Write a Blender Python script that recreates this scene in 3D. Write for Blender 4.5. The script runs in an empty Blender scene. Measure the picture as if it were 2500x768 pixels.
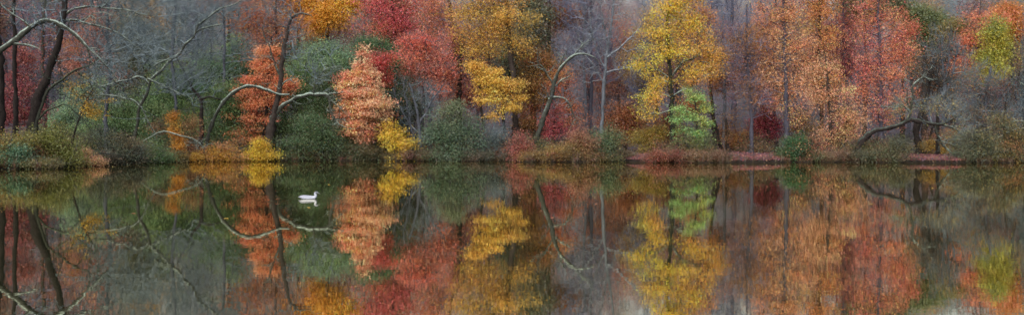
import bpy, math
import numpy as np
from math import radians

SC = bpy.context.scene
COL = SC.collection
RNG = np.random.default_rng(7)

# ------------------------------------------------------------------ view model
FOC, EYE, YH = 2453.0, 1.5, 350.0          # focal length in photo pixels, eye height, horizon row

def P(px, py, D):
    return np.array([(px - 1250.0) / FOC * D, D, EYE + (YH - py) / FOC * D])

SHORE = [(-2600, 480), (-900, 440), (-300, 420), (0, 414), (120, 412), (180, 409), (260, 402), (330, 399), (420, 396), (480, 395),
         (600, 393.5), (900, 393), (1250, 394), (1300, 396), (1450, 395.5), (1520, 394), (1600, 397), (1780, 397.5),
         (1900, 396.5), (2000, 396), (2170, 397), (2340, 398), (2500, 397), (2900, 402), (3600, 425), (5200, 480)]
_su = np.array([s[0] for s in SHORE], float)
_sd = np.array([EYE * FOC / (s[1] - YH) for s in SHORE])

def shore_d(u):
    u = np.asarray(u, float)
    return np.interp(u, _su, _sd) + 0.5 * np.sin(u * 0.043) + 0.35 * np.sin(u * 0.101 + 1.0) + .25 * np.sin(u * .23 + 2)

def ground(x, y):
    """height of the terrain; the water surface is z = 0"""
    x = np.asarray(x, float); y = np.asarray(y, float)
    ys = np.maximum(y, 6.0)
    u = np.clip(1250 + FOC * x / ys, -2600, 5200)
    d = y - shore_d(u)
    z = np.interp(d, [-60, -4, -0.6, 0.0, 0.35, 1.2, 5, 22, 38], [-2.0, -0.9, -0.35, -0.05, 0.22, 0.38, 0.55, 1.0, 1.9])
    slope = np.interp(u, [-1500, 0, 600, 1250, 1800, 2330, 2600, 4000], [.21, .21, .20, .185, .175, .135, .16, .18])
    dh = np.clip(d - 36, 0, 190)
    z = z + slope * dh * np.clip(dh / 40, 0, 1)
    z = z + np.clip(d / 12, 0, 1) * (0.10 * np.sin(x * .31 + y * .17) + 0.08 * np.sin(x * .13 - y * .37)) + np.clip((d - 40) / 60, 0, 1) * 1.5 * np.sin(x * .035 + 1.3) * np.sin(y * .03)
    return z

# ------------------------------------------------------------------ colour
def lin(h):
    h = h.lstrip('#')
    c = np.array([int(h[i:i + 2], 16) / 255 for i in (0, 2, 4)])
    return np.where(c <= .04045, c / 12.92, ((c + .055) / 1.055) ** 2.4)

HAZE_BLUE = lin('#7d84a0')  # blue-grey haze colour mixed into far leaf colours
def soft(c):
    return c * .95 + .035 * c.max() + .003

def haze_tint(c, D):  # paints distance haze into the base colour, stronger farther away
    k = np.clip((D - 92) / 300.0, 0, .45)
    return c * (1 - k) + HAZE_BLUE * .55 * k

# ------------------------------------------------------------------ materials
def new_mat(name):
    m = bpy.data.materials.new(name); m.use_nodes = True
    nt = m.node_tree; nt.nodes.clear()
    return m, nt, nt.nodes, nt.links

def leaf_mat(name, trans=.35):
    m, nt, N, L = new_mat(name)
    out = N.new('ShaderNodeOutputMaterial')
    a = N.new('ShaderNodeAttribute'); a.attribute_name = 'tint'
    d = N.new('ShaderNodeBsdfDiffuse'); t = N.new('ShaderNodeBsdfTranslucent')
    mx = N.new('ShaderNodeMixShader'); mx.inputs[0].default_value = trans
    L.new(a.outputs['Color'], d.inputs['Color']); L.new(a.outputs['Color'], t.inputs['Color'])
    L.new(d.outputs[0], mx.inputs[1]); L.new(t.outputs[0], mx.inputs[2])
    g = N.new('ShaderNodeBsdfGlossy'); g.inputs['Roughness'].default_value = .5; g.inputs['Color'].default_value = (.9, .92, 1, 1)
    m2 = N.new('ShaderNodeMixShader'); m2.inputs[0].default_value = .035      # waxy damp sheen
    L.new(mx.outputs[0], m2.inputs[1]); L.new(g.outputs[0], m2.inputs[2]); L.new(m2.outputs[0], out.inputs['Surface'])
    return m

def bark_mat(name, dark, mid, pale, lichen=.5, scale=3.0):
    """bark with streaks, and pale lichen that gathers on the upper side of leaning limbs"""
    m, nt, N, L = new_mat(name)
    out = N.new('ShaderNodeOutputMaterial'); b = N.new('ShaderNodeBsdfPrincipled')
    b.inputs['Roughness'].default_value = .9; b.inputs['Specular IOR Level'].default_value = .15
    tc = N.new('ShaderNodeTexCoord')
    mp = N.new('ShaderNodeMapping'); mp.inputs['Scale'].default_value = (scale * 2, scale * 2, scale * .45)
    L.new(tc.outputs['Object'], mp.inputs[0])
    n1 = N.new('ShaderNodeTexNoise'); n1.inputs['Scale'].default_value = 2.0; n1.inputs['Detail'].default_value = 5
    L.new(mp.outputs[0], n1.inputs['Vector'])
    r1 = N.new('ShaderNodeValToRGB')
    r1.color_ramp.elements[0].position = .3; r1.color_ramp.elements[0].color = (*lin(dark), 1)
    r1.color_ramp.elements[1].position = .72; r1.color_ramp.elements[1].color = (*lin(mid), 1)
    L.new(n1.outputs['Fac'], r1.inputs[0])
    n2 = N.new('ShaderNodeTexNoise'); n2.inputs['Scale'].default_value = scale * 1.5; n2.inputs['Detail'].default_value = 6; n2.inputs['Roughness'].default_value = .65
    L.new(tc.outputs['Object'], n2.inputs['Vector'])
    g = N.new('ShaderNodeNewGeometry'); sx = N.new('ShaderNodeSeparateXYZ'); L.new(g.outputs['Normal'], sx.inputs[0])
    mr = N.new('ShaderNodeMapRange'); mr.inputs[1].default_value = -.35; mr.inputs[2].default_value = .9
    L.new(sx.outputs['Z'], mr.inputs[0])
    ad = N.new('ShaderNodeMath'); ad.operation = 'ADD'; L.new(mr.outputs[0], ad.inputs[0]); L.new(n2.outputs['Fac'], ad.inputs[1])
    m2 = N.new('ShaderNodeMapRange'); m2.inputs[1].default_value = 1.25 - .7 * lichen; m2.inputs[2].default_value = 1.5 - .7 * lichen
    L.new(ad.outputs[0], m2.inputs[0])
    mx = N.new('ShaderNodeMix'); mx.data_type = 'RGBA'
    L.new(m2.outputs[0], mx.inputs[0]); L.new(r1.outputs[0], mx.inputs[6]); mx.inputs[7].default_value = (*lin(pale), 1)
    L.new(mx.outputs[2], b.inputs['Base Color'])
    bp = N.new('ShaderNodeBump'); bp.inputs['Strength'].default_value = .5; bp.inputs['Distance'].default_value = .05
    L.new(n1.outputs['Fac'], bp.inputs['Height']); L.new(bp.outputs[0], b.inputs['Normal'])
    L.new(b.outputs[0], out.inputs['Surface'])
    return m

LEAF = leaf_mat('leaf_autumn', .5)
NEEDLE = leaf_mat('leaf_evergreen', .3)
BARK = {
    'dark': bark_mat('bark_dark', '#171312', '#2e2826', '#4c564e', .1),
    'brown': bark_mat('bark_brown', '#211a18', '#423b37', '#68716a', .22),
    'lichen': bark_mat('bark_lichen', '#23221d', '#444741', '#98a79d', .31),
    'pale': bark_mat('bark_pale', '#3c4044', '#666c76', '#8e97a0', .42),
    'grey': bark_mat('bark_grey', '#34363c', '#545862', '#78828a', .35),
    'mossy': bark_mat('bark_mossy', '#171814', '#2e3129', '#56644f', .2),
    'mauve': bark_mat('bark_mauve', '#302f38', '#4c4b57', '#6c6e7a', .25),
    'twigmauve': bark_mat('bark_twig_mauve', '#4e5062', '#686b7e', '#808498', .2),  # mauve twigs, lightened and blued with hill haze painted into the colour
    'twiggrey': bark_mat('bark_twig_grey', '#454e52', '#616e74', '#7c8a90', .3),
}

# ------------------------------------------------------------------ mesh helpers
def mesh_obj(name, V, faces, mat, parent=None, tint=None, smooth=False):
    """V (n,3); faces (m,k) array with constant k; parented meshes are stored relative to the parent"""
    V = np.asarray(V, np.float32)
    if parent is not None:
        V = V - np.array(parent.location, np.float32)
    faces = np.asarray(faces, np.int32)
    me = bpy.data.meshes.new(name)
    k = faces.shape[1]
    me.vertices.add(len(V)); me.vertices.foreach_set('co', V.ravel())
    me.loops.add(faces.size); me.loops.foreach_set('vertex_index', faces.ravel())
    me.polygons.add(len(faces))
    me.polygons.foreach_set('loop_start', np.arange(0, faces.size, k, dtype=np.int32))
    me.polygons.foreach_set('loop_total', np.full(len(faces), k, np.int32))
    if smooth:
        me.polygons.foreach_set('use_smooth', np.ones(len(faces), bool))
    me.update(calc_edges=True)
    if tint is not None:
        a = me.attributes.new('tint', 'FLOAT_COLOR', 'POINT')
        c = np.ones((len(V), 4), np.float32); c[:, :3] = tint
        a.data.foreach_set('color', c.ravel())
    me.materials.append(mat)
    o = bpy.data.objects.new(name, me); COL.objects.link(o)
    if parent is not None:
        o.parent = parent
    return o

def tag(o, label=None, cat=None, group=None, kind=None):
    for k, v in (('label', label), ('category', cat), ('group', group), ('kind', kind)):
        if v: o[k] = v
    return o

def thing(name, label, cat, loc, group=None):
    o = bpy.data.objects.new(name, None); COL.objects.link(o); o.location = [float(c) for c in loc]
    o.empty_display_size = .3
    return tag(o, label, cat, group)

def spline(pts, step=.35):
    """Catmull-Rom through rows of (x,y,z,r)"""
    p = np.asarray(pts, float)
    if len(p) == 2:
        n = max(2, int(np.linalg.norm(p[1, :3] - p[0, :3]) / step) + 1)
        return p[0] + (p[1] - p[0]) * np.linspace(0, 1, n)[:, None]
    q = np.vstack([2 * p[0] - p[1], p, 2 * p[-1] - p[-2]])
    out = []
    for i in range(1, len(q) - 2):
        a, b, c, d = q[i - 1], q[i], q[i + 1], q[i + 2]
        n = max(2, int(np.linalg.norm(c[:3] - b[:3]) / step))
        t = np.linspace(0, 1, n, endpoint=False)[:, None]
        out.append(.5 * ((2 * b) + (-a + c) * t + (2 * a - 5 * b + 4 * c - d) * t * t + (-a + 3 * b - 3 * c + d) * t ** 3))
    out = np.vstack(out + [p[-1:]])
    out[:, 3] = np.maximum(out[:, 3], p[:, 3].min() * .8)
    return out

def wobble(s, rng, amp):
    n = len(s)
    if n < 4: return s
    s = s.copy()
    k = rng.normal(size=(n, 3)); 
    for _ in range(2): k[1:-1] = (k[:-2] + k[1:-1] * 2 + k[2:]) / 4
    k[0] = 0
    s[:, :3] += k * (amp + s[:, 3:4] * .25)
    s[:, 3] *= np.clip(1 + .13 * rng.normal(size=n), .75, 1.4)
    return s

def tube(s, sides=8):
    """s rows (x,y,z,r) -> verts, quads"""
    p, r = s[:, :3], s[:, 3]
    t = np.gradient(p, axis=0); t /= np.linalg.norm(t, axis=1)[:, None] + 1e-9
    ref = np.array([.15, 1.0, .1]); ref /= np.linalg.norm(ref)
    a = np.cross(t, ref); bad = np.linalg.norm(a, axis=1) < .05
    a[bad] = np.cross(t[bad], [1, 0, 0.]); a /= np.linalg.norm(a, axis=1)[:, None]
    b = np.cross(t, a)
    th = np.arange(sides) / sides * 2 * math.pi
    ring = a[:, None] * np.cos(th)[None, :, None] + b[:, None] * np.sin(th)[None, :, None]
    rough = 1 + .13 * np.random.default_rng(len(s) * 31 + sides).normal(size=(len(s), sides, 1))      # knobbly bark
    V = (p[:, None] + ring * r[:, None, None] * rough).reshape(-1, 3)
    n = len(s)
    i = np.arange(n - 1)[:, None] * sides; j = np.arange(sides)[None]
    j2 = (j + 1) % sides
    Fq = np.stack([i + j, i + j2, i + sides + j2, i + sides + j], -1).reshape(-1, 4)
    cap = np.array([[0, 1, 2, 3]]) + (n - 1) * sides if sides == 4 else np.zeros((0, 4), int)
    return V, np.vstack([Fq, cap]).astype(np.int32)

def prisms(A, B, ra, rb, sides=3):
    """many separate tapered prisms A->B, vectorised"""
    t = B - A; t = t / (np.linalg.norm(t, axis=1)[:, None] + 1e-9)
    ref = np.array([.2, .95, .25])
    a = np.cross(t, ref); a /= np.linalg.norm(a, axis=1)[:, None] + 1e-6
    b = np.cross(t, a)
    th = np.arange(sides) / sides * 2 * math.pi
    ring = a[:, None] * np.cos(th)[None, :, None] + b[:, None] * np.sin(th)[None, :, None]
    VA = A[:, None] + ring * ra[:, None, None]; VB = B[:, None] + ring * rb[:, None, None]
    V = np.concatenate([VA, VB], 1).reshape(-1, 3)
    i = np.arange(len(A))[:, None] * (2 * sides); j = np.arange(sides)[None]; j2 = (j + 1) % sides
    Fq = np.stack([i + j, i + j2, i + sides + j2, i + sides + j], -1).reshape(-1, 4)
    return V, Fq

def join(parts):
    Vs, Fs, n = [], [], 0
    for V, F_ in parts:
        Vs.append(V); Fs.append(F_ + n); n += len(V)
    return np.vstack(Vs), np.vstack(Fs)

def shoots(s, rng, per_m=1.6, length=1.2, r=.014):
    """crooked side shoots with finer twigs along a limb"""
    seg = np.linalg.norm(np.diff(s[:, :3], axis=0), axis=1).sum()
    n = int(seg * per_m)
    if n < 1: return []
    idx = rng.integers(int(len(s) * .25), len(s) - 1, n)
    t = s[idx + 1, :3] - s[idx, :3]; t /= np.linalg.norm(t, axis=1)[:, None] + 1e-6
    d = t * .6 + rng.normal(size=(n, 3)) * .55; d[:, 2] += .15; d /= np.linalg.norm(d, axis=1)[:, None]
    L_ = length * (.3 + 1.0 * rng.random(n) ** 1.5)
    A_, B_, ra, rb = [], [], [], []
    p0 = s[idx, :3]; r0 = np.minimum(s[idx, 3] * .5, r * (1 + L_))
    for q in range(4):
        d = d + rng.normal(size=(n, 3)) * .33; d[:, 2] += .03; d /= np.linalg.norm(d, axis=1)[:, None]
        p1 = p0 + d * (L_ / 4)[:, None]; r1 = r0 * .78
        A_.append(p0); B_.append(p1); ra.append(r0); rb.append(r1)
        for _ in range(2 if q else 1):
            e = d * .7 + rng.normal(size=(n, 3)) * .6; e[:, 2] += .1; e /= np.linalg.norm(e, axis=1)[:, None]
            ln = (L_ * (.2 + .35 * rng.random(n)))[:, None]; m = p1 + e * ln * .5; e2 = e + rng.normal(size=(n, 3)) * .4
            A_ += [p1, m]; B_ += [m, m + e2 * ln * .5]; ra += [r1 * .6, r1 * .45]; rb += [r1 * .45, r1 * .25]
        p0, r0 = p1, r1
    return [prisms(np.vstack(A_), np.vstack(B_), np.concatenate(ra), np.concatenate(rb), 4)]

# ------------------------------------------------------------------ growth
def in_lobes(lobes, n, rng, shell=2.0, bough=.68):
    """points inside a union of ellipsoids, lobes rows (cx,cy,cz,rx,ry,rz)"""
    L_ = np.asarray(lobes, float)
    w = (L_[:, 3] * L_[:, 5]) ** 1.0; w /= w.sum()
    k = rng.choice(len(L_), n, p=w)
    d = rng.normal(size=(n, 3)); d /= np.linalg.norm(d, axis=1)[:, None]
    r = rng.random(n) ** (1 / shell) * (1 + .17 * rng.normal(size=n))
    pts = L_[k, :3] + d * L_[k, 3:] * r[:, None]
    # two thirds of the sprays sit along boughs that push out past the outline and leave gaps between
    nb = 11
    bd = rng.normal(size=(len(L_), nb, 3)); bd /= np.linalg.norm(bd, axis=2)[:, :, None]; bd[:, :, 2] = bd[:, :, 2] * .9 + .12
    bl = .75 + .5 * rng.random((len(L_), nb))
    b = rng.integers(nb, size=n); t = .25 + .85 * rng.random(n) ** .8
    bp_ = L_[k, :3] + L_[k, 3:] * (bd[k, b] * (t * bl[k, b])[:, None] + rng.normal(size=(n, 3)) * (.15 - .06 * t[:, None]) + np.array([0, 0, -.10]) * (t[:, None] ** 2))
    use = rng.random(n) < bough
    pts[use] = bp_[use]
    return pts

def grow(skel, attr, rng, step=.55, rtwig=.012, rmax=.12, up=.35):
    """skeleton polylines + attraction points -> limb segments that join each point to the nearest wood"""
    nodes = np.vstack([s[:, :3] for s in skel]); nr = np.concatenate([s[:, 3] for s in skel]); n0 = len(nodes)
    d0 = np.array([np.min(np.sum((nodes - a) ** 2, 1)) for a in attr])
    order = np.argsort(d0)
    cap = n0 + len(attr) * 14
    X = np.zeros((cap, 3)); X[:n0] = nodes
    par = np.full(cap, -1); plen = np.zeros(cap); n = n0
    for a in attr[order]:
        v = a - X[:n]; dist = np.sqrt((v * v).sum(1)) + 1e-6
        cost = dist * (1 + up * np.clip(.35 - v[:, 2] / dist, 0, 1.5)) + .28 * plen[:n]
        j = int(np.argmin(cost)); dj = dist[j]
        if dj < .12: continue
        m = min(12, max(1, int(dj / step)))
        base = X[j]; side = rng.normal(size=3) * dj * .10; side[2] = abs(side[2]) * .3 - .05 * dj
        prev = j
        for q in range(1, m + 1):
            t = q / m
            X[n] = base + (a - base) * t + side * math.sin(math.pi * t) + rng.normal(size=3) * .05 * min(dj, 1) * (t < 1)
            par[n] = prev; plen[n] = plen[j] + dj * t; prev = n; n += 1
            if n >= cap - 1: break
        if n >= cap - 14: break
    X = X[:n]; par = par[:n]
    cnt = np.ones(n)
    for i in range(n - 1, n0 - 1, -1):
        if par[i] >= 0: cnt[par[i]] += cnt[i] * (1 if par[i] >= n0 else 0)
    leafy = cnt.copy()
    R = np.minimum(rtwig * leafy ** .42, rmax); R[:n0] = nr
    ids = np.arange(n0, n)
    A = X[par[ids]]; B = X[ids]
    ra = np.where(par[ids] >= n0, np.minimum(R[par[ids]], R[ids] * 1.35), R[ids] * 1.3)
    ra = np.minimum(ra, np.maximum(R[par[ids]], rtwig))
    return X, n0, A, B, ra, R[ids]

def twigs(tips, rng, n, length, r, centre, up=.3, droop=0.):
    """fine end twigs: two bent segments each"""
    k = len(tips); T = np.repeat(tips, n, 0)
    d = rng.normal(size=(k * n, 3)); out = T - centre; out /= np.linalg.norm(out, axis=1)[:, None] + 1e-6
    d = d * .55 / (np.linalg.norm(d, axis=1)[:, None]) + out * .9; d[:, 2] += up - droop
    d /= np.linalg.norm(d, axis=1)[:, None]
    L_ = length * (.45 + .8 * rng.random(k * n))[:, None]
    M = T + d * L_ * .5
    d2 = d + .28 * rng.normal(size=d.shape); d2[:, 2] += up * .5 - droop * .6
    d2 /= np.linalg.norm(d2, axis=1)[:, None]
    E = M + d2 * L_ * .5
    rr = np.full(k * n, r)
    return np.vstack([T, M]), np.vstack([M, E]), np.concatenate([rr, rr * .75]), np.concatenate([rr * .75, rr * .4])

def leaf_quads(C, rng, size, aspect=.72, up=.7, droop=.5):
    n = len(C)
    nrm = rng.normal(size=(n, 3)) * .75; nrm[:, 2] += up; nrm[:, 1] -= .25
    nrm /= np.linalg.norm(nrm, axis=1)[:, None]
    t = rng.normal(size=(n, 3)); t[:, 2] -= droop
    t -= nrm * (t * nrm).sum(1)[:, None]; t /= np.linalg.norm(t, axis=1)[:, None] + 1e-6
    s = np.cross(nrm, t)
    L_ = size * (.6 + .75 * rng.random(n))[:, None]; W = L_ * aspect * .5
    fold = nrm * L_ * .10
    V = np.stack([C, C + t * L_ * .45 + s * W + fold, C + t * L_, C + t * L_ * .45 - s * W + fold], 1).reshape(-1, 3)
    F_ = np.arange(n * 4).reshape(-1, 4)
    return V, F_

def palette(pal, pts, rng, D, gain=1.0):
    """colour per clump: rows (hex, weight[, bias]) where bias(x01,z01) scales the weight over the crown"""
    lo, hi = pts.min(0), pts.max(0); q = (pts - lo) / (hi - lo + 1e-6)
    cols = np.array([haze_tint(soft(lin(p[0])), D) for p in pal]) * gain * 1.27  # leaf colours carry painted haze by depth
    W = np.array([np.broadcast_to(p[1] * (p[2](q[:, 0], q[:, 2]) if len(p) > 2 else 1.0), (len(pts),)) for p in pal]).T
    W = np.maximum(W, 1e-5); W = W / W.sum(1)[:, None]
    # neighbouring clumps tend to share a colour: smooth noise decides half of it
    f = np.zeros(len(pts))
    for s in (2.2, 3.6, 5.5):
        k = rng.normal(size=3) * 2.2 / s; f += np.sin(pts @ k + rng.random() * 6.28)
    f = f.argsort().argsort() / max(1, len(pts) - 1)
    pick = np.where(rng.random(len(pts)) < .62, f, rng.random(len(pts)))
    c = (W.cumsum(1) > np.clip(pick, 0, .9999)[:, None]).argmax(1)
    cc = cols[c] * (.80 + .40 * rng.random(len(pts)))[:, None]
    fade = (.55 * rng.random(len(pts)) ** 3)[:, None]       # some sprays have browned or are still greenish
    return cc * (1 - fade) + fade * np.where(rng.random((len(pts), 1)) < .6, lin('#8a5f42'), lin('#8c8a4a'))

def leaves(name, parent, clumps, per, sig, size, pal, D, rng, mat=None, aspect=.72, up=.7, droop=.5, gain=1.0, label=None):
    if size < .40: size, per = size * .5, per * 3.5; up = up + .35
    n = len(clumps)
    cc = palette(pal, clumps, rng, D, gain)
    cnt = np.maximum(1, (per * (.4 + 1.2 * rng.random(n))).astype(int))
    idx = np.repeat(np.arange(n), cnt)
    C = clumps[idx] + rng.normal(size=(len(idx), 3)) * np.array(sig)
    tint = cc[idx] * (.90 + .17 * rng.random(len(idx)))[:, None] * (1 + .05 * rng.normal(size=(len(idx), 3)))
    V, F_ = leaf_quads(C, rng, size, aspect, up, droop)
    o = mesh_obj(name, V, F_, mat or LEAF, parent, np.clip(np.repeat(tint, 4, 0), .004, .9))
    if label: o['label'] = label
    return o

def px_lobes(lobes, D, deep=.85):
    out = []
    for l in lobes:
        px, py, rx, ry = l[:4]; off = l[4] if len(l) > 4 else 0
        c = P(px, py, D + off); s = (D + off) / FOC
        out.append((*c, rx * s, min(rx, 130) * s * deep, ry * s))
    return out

def px_line(pts, D):
    out = []
    for p in pts:
        px, py, r = p[:3]; off = p[3] if len(p) > 3 else 0
        out.append((*P(px, py, D + off), r * (D + off) / FOC))
    return out

SEED = [100]
def tree(name, label, cat, D, trunk, lobes=(), limbs=(), na=120, per=40, sig=.35, size=.24, pal=None, bark='brown', twigbark=None,
         twig=None, limbbark=None, group=None, grounded=True, shell=2.2, aspect=.72, up=.7, droop=.5, mat=None, gain=1.0,
         rtwig=.012, rmax=.1, crown='crown', extra_attr=None, upg=.35, flare=1.45, step=.55, deep=.85, seed=None, crown_label=None, shoot=3.2, back=0.):
    """trunk / limbs: rows (px, py, radius_px[, depth offset]); lobes: rows (px, py, rx, ry[, depth offset])"""
    SEED[0] += 1
    rng = np.random.default_rng(seed or SEED[0])
    if pal and per > 9:      # many small loose sprays rather than few tight ones
        na, per, sig = int(na * 2.0), per / 2.0, sig * 1.35; twig = twig or (2, .7, .007)
    line = np.array(px_line(trunk, D)); line[:, 3] *= .80
    if grounded:
        g = float(ground(line[0, 0], line[0, 1]))
        line[0, 2] = g - .12; line[0, 3] *= flare
    root = thing(name, label, cat, (line[0, 0], line[0, 1], line[0, 2] + .12 if grounded else line[0, 2]), group)
    ts = wobble(spline(line), rng, .025)
    V, F_ = tube(ts, 9); mesh_obj('trunk', V, F_, BARK[bark], root, smooth=True)
    skel = [ts]
    for lb in limbs:
        ls = np.array(px_line(lb, D)); ls[:, 3] *= .72; ls = wobble(spline(ls, .22), rng, .055)
        V, F_ = join([tube(ls, 7)] + shoots(ls, rng, shoot)); mesh_obj('limb', V, F_, BARK[limbbark or bark], root, smooth=True); skel.append(ls)
    if na and lobes:
        L_ = px_lobes(lobes, D + back, deep)
        at = in_lobes(L_, na, rng, shell)
        at[:, 2] = np.maximum(at[:, 2], ground(at[:, 0], at[:, 1]) + .15)
        # wood that bears branches: the upper part of the trunk and the limbs
        sk = [s[max(1, int(len(s) * .25)):] if i == 0 and len(s) > 6 else s for i, s in enumerate(skel)]
        X, n0, A, B, ra, rb = grow(sk, at, rng, step, rtwig, rmax, upg)
        segs = [prisms(A, B, ra, rb, 4)]
        if twig:
            cen = at.mean(0) - np.array([0, 0, np.ptp(at[:, 2]) * .4])
            A2, B2, r1, r2 = twigs(at, rng, twig[0], twig[1], twig[2], cen, twig[3] if len(twig) > 3 else .3)
            segs.append(prisms(A2, B2, r1, r2, 3))
        V, F_ = join(segs)
        mesh_obj('branches', V, F_, BARK[twigbark or limbbark or bark], root)
        if pal:
            tips = at
            leaves(crown, root, tips, per, (sig, sig, sig * .6), size, pal, D, rng, mat, aspect, up, droop, gain, crown_label)
    return root

def shrub(name, label, cat, px, D, lobes, pal, na=45, per=45, sig=.3, size=.2, stems=5, bark='brown', twig=None, crown='foliage',
          group=None, aspect=.7, up=.6, droop=.4, mat=None, gain=1.0, spread=.5, shell=2.0, deep=.8, rtwig=.01, seed=None):
    SEED[0] += 1
    rng = np.random.default_rng(seed or SEED[0]); na, per, sig = int(na * 1.7), per / 1.7, sig * 1.35; twig = twig or (2, .6, .007)
    if max(l[1] + l[3] for l in lobes) > 366 and D < float(shore_d(px)) + 4.5:
        D2 = min(D, float(shore_d(px)) + .7); lobes = list(lobes) + [(l[0], YH + (EYE - .32) / D2 * FOC, l[2] * .95, 9) for l in lobes if l[1] + l[3] > 366]; na = int(na * 1.35); D = D2
    b = P(px, 380, D); g = float(ground(b[0], b[1]))
    if g < .05:       # keep the root on the bank
        while g < .12: b[1] += .3; g = float(ground(b[0], b[1]))
    root = thing(name, label, cat, (b[0], b[1], g), group)
    L_ = px_lobes(lobes, D, deep); at = in_lobes(L_, na, rng, shell)
    at[:, 2] = np.maximum(at[:, 2], np.maximum(ground(at[:, 0], at[:, 1]), 0) + .1)
    skel, segs = [], []
    for i in range(stems):
        tgt = at[rng.integers(len(at))]
        p0 = np.array([b[0], b[1], g - .1]) + np.array([*rng.normal(size=2) * .12, 0])
        mid = p0 + (tgt - p0) * np.array([.35, .35, .55]); end = p0 + (tgt - p0) * .9
        s = spline([(*p0, .05), (*mid, .035), (*end, .02)], .3); skel.append(s); segs.append(tube(s, 5))
    X, n0, A, B, ra, rb = grow(skel, at, rng, .45, rtwig, .04)
    segs.append(prisms(A, B, ra, rb, 4))
    if twig:
        A2, B2, r1, r2 = twigs(at, rng, twig[0], twig[1], twig[2], np.array([b[0], b[1], g]), .25)
        segs.append(prisms(A2, B2, r1, r2, 3))
    V, F_ = join(segs); mesh_obj('branches', V, F_, BARK[bark], root)
    if pal:
        leaves(crown, root, at, per, (sig, sig, sig * .65), size, pal, D, rng, mat, aspect, up, droop, gain)
    return root

def copy_tree(o, loc, rz, sc):
    r = o.copy(); COL.objects.link(r); r.location = loc; r.rotation_euler = (0, 0, rz); r.scale = (sc, sc, sc)
    for ch in list(o.children):
        c = ch.copy(); COL.objects.link(c); c.parent = r
    return r

# ================================================================== SETTING
def terrain():
    ys = np.concatenate([np.linspace(-900, -20, 12), np.linspace(-6, 50, 20), np.arange(53, 100, .4), np.arange(100, 290, 4), [310, 350, 450, 700, 1400, 3000]])
    us = np.concatenate([np.linspace(-2600, -300, 24), np.arange(-280, 2790, 9), np.linspace(2800, 5200, 24)])
    YY, UU = np.meshgrid(ys, us, indexing='ij')
    X = (UU - 1250) / FOC * np.maximum(YY, 55)
    far = np.clip((YY - 300) / 900, 0, 1); X = X * (1 + 2 * far)
    Z = ground(X / (1 + 2 * far), YY)
    Z = np.where(YY < 6, -1.2, Z)
    V = np.stack([X, YY, Z], -1).reshape(-1, 3)
    nu, ny = len(us), len(ys)
    i = np.arange(ny - 1)[:, None] * nu; j = np.arange(nu - 1)[None]
    Fq = np.stack([i + j, i + j + 1, i + nu + j + 1, i + nu + j], -1).reshape(-1, 4)
    m, nt, N, L = new_mat('leaf_litter_ground')
    out = N.new('ShaderNodeOutputMaterial'); b = N.new('ShaderNodeBsdfPrincipled'); b.inputs['Roughness'].default_value = .95
    b.inputs['Specular IOR Level'].default_value = .1
    tc = N.new('ShaderNodeTexCoord')
    n1 = N.new('ShaderNodeTexNoise'); n1.inputs['Scale'].default_value = .35; n1.inputs['Detail'].default_value = 6
    n2 = N.new('ShaderNodeTexVoronoi'); n2.inputs['Scale'].default_value = 7
    L.new(tc.outputs['Object'], n1.inputs['Vector']); L.new(tc.outputs['Object'], n2.inputs['Vector'])
    r = N.new('ShaderNodeValToRGB'); e = r.color_ramp.elements
    e[0].position = .3; e[0].color = (*lin('#38312f'), 1); e[1].position = .7; e[1].color = (*lin('#58505a'), 1)
    x = e.new(.5); x.color = (*lin('#473f46'), 1)
    L.new(n1.outputs['Fac'], r.inputs[0])
    mx = N.new('ShaderNodeMix'); mx.data_type = 'RGBA'; mx.blend_type = 'OVERLAY'; mx.inputs[0].default_value = .35
    L.new(r.outputs[0], mx.inputs[6]); L.new(n2.outputs['Color'], mx.inputs[7])
    # wet dark mud right at the waterline
    sx = N.new('ShaderNodeSeparateXYZ'); L.new(tc.outputs['Object'], sx.inputs[0])
    mr = N.new('ShaderNodeMapRange'); mr.inputs[1].default_value = .14; mr.inputs[2].default_value = .32; L.new(sx.outputs['Z'], mr.inputs[0])
    m2 = N.new('ShaderNodeMix'); m2.data_type = 'RGBA'; m2.inputs[6].default_value = (*lin('#241f1c'), 1)
    L.new(mr.outputs[0], m2.inputs[0]); L.new(mx.outputs[2], m2.inputs[7])
    L.new(m2.outputs[2], b.inputs['Base Color']); L.new(b.outputs[0], out.inputs['Surface'])
    o = mesh_obj('ground', V, Fq, m, smooth=True); o['kind'] = 'structure'

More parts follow.
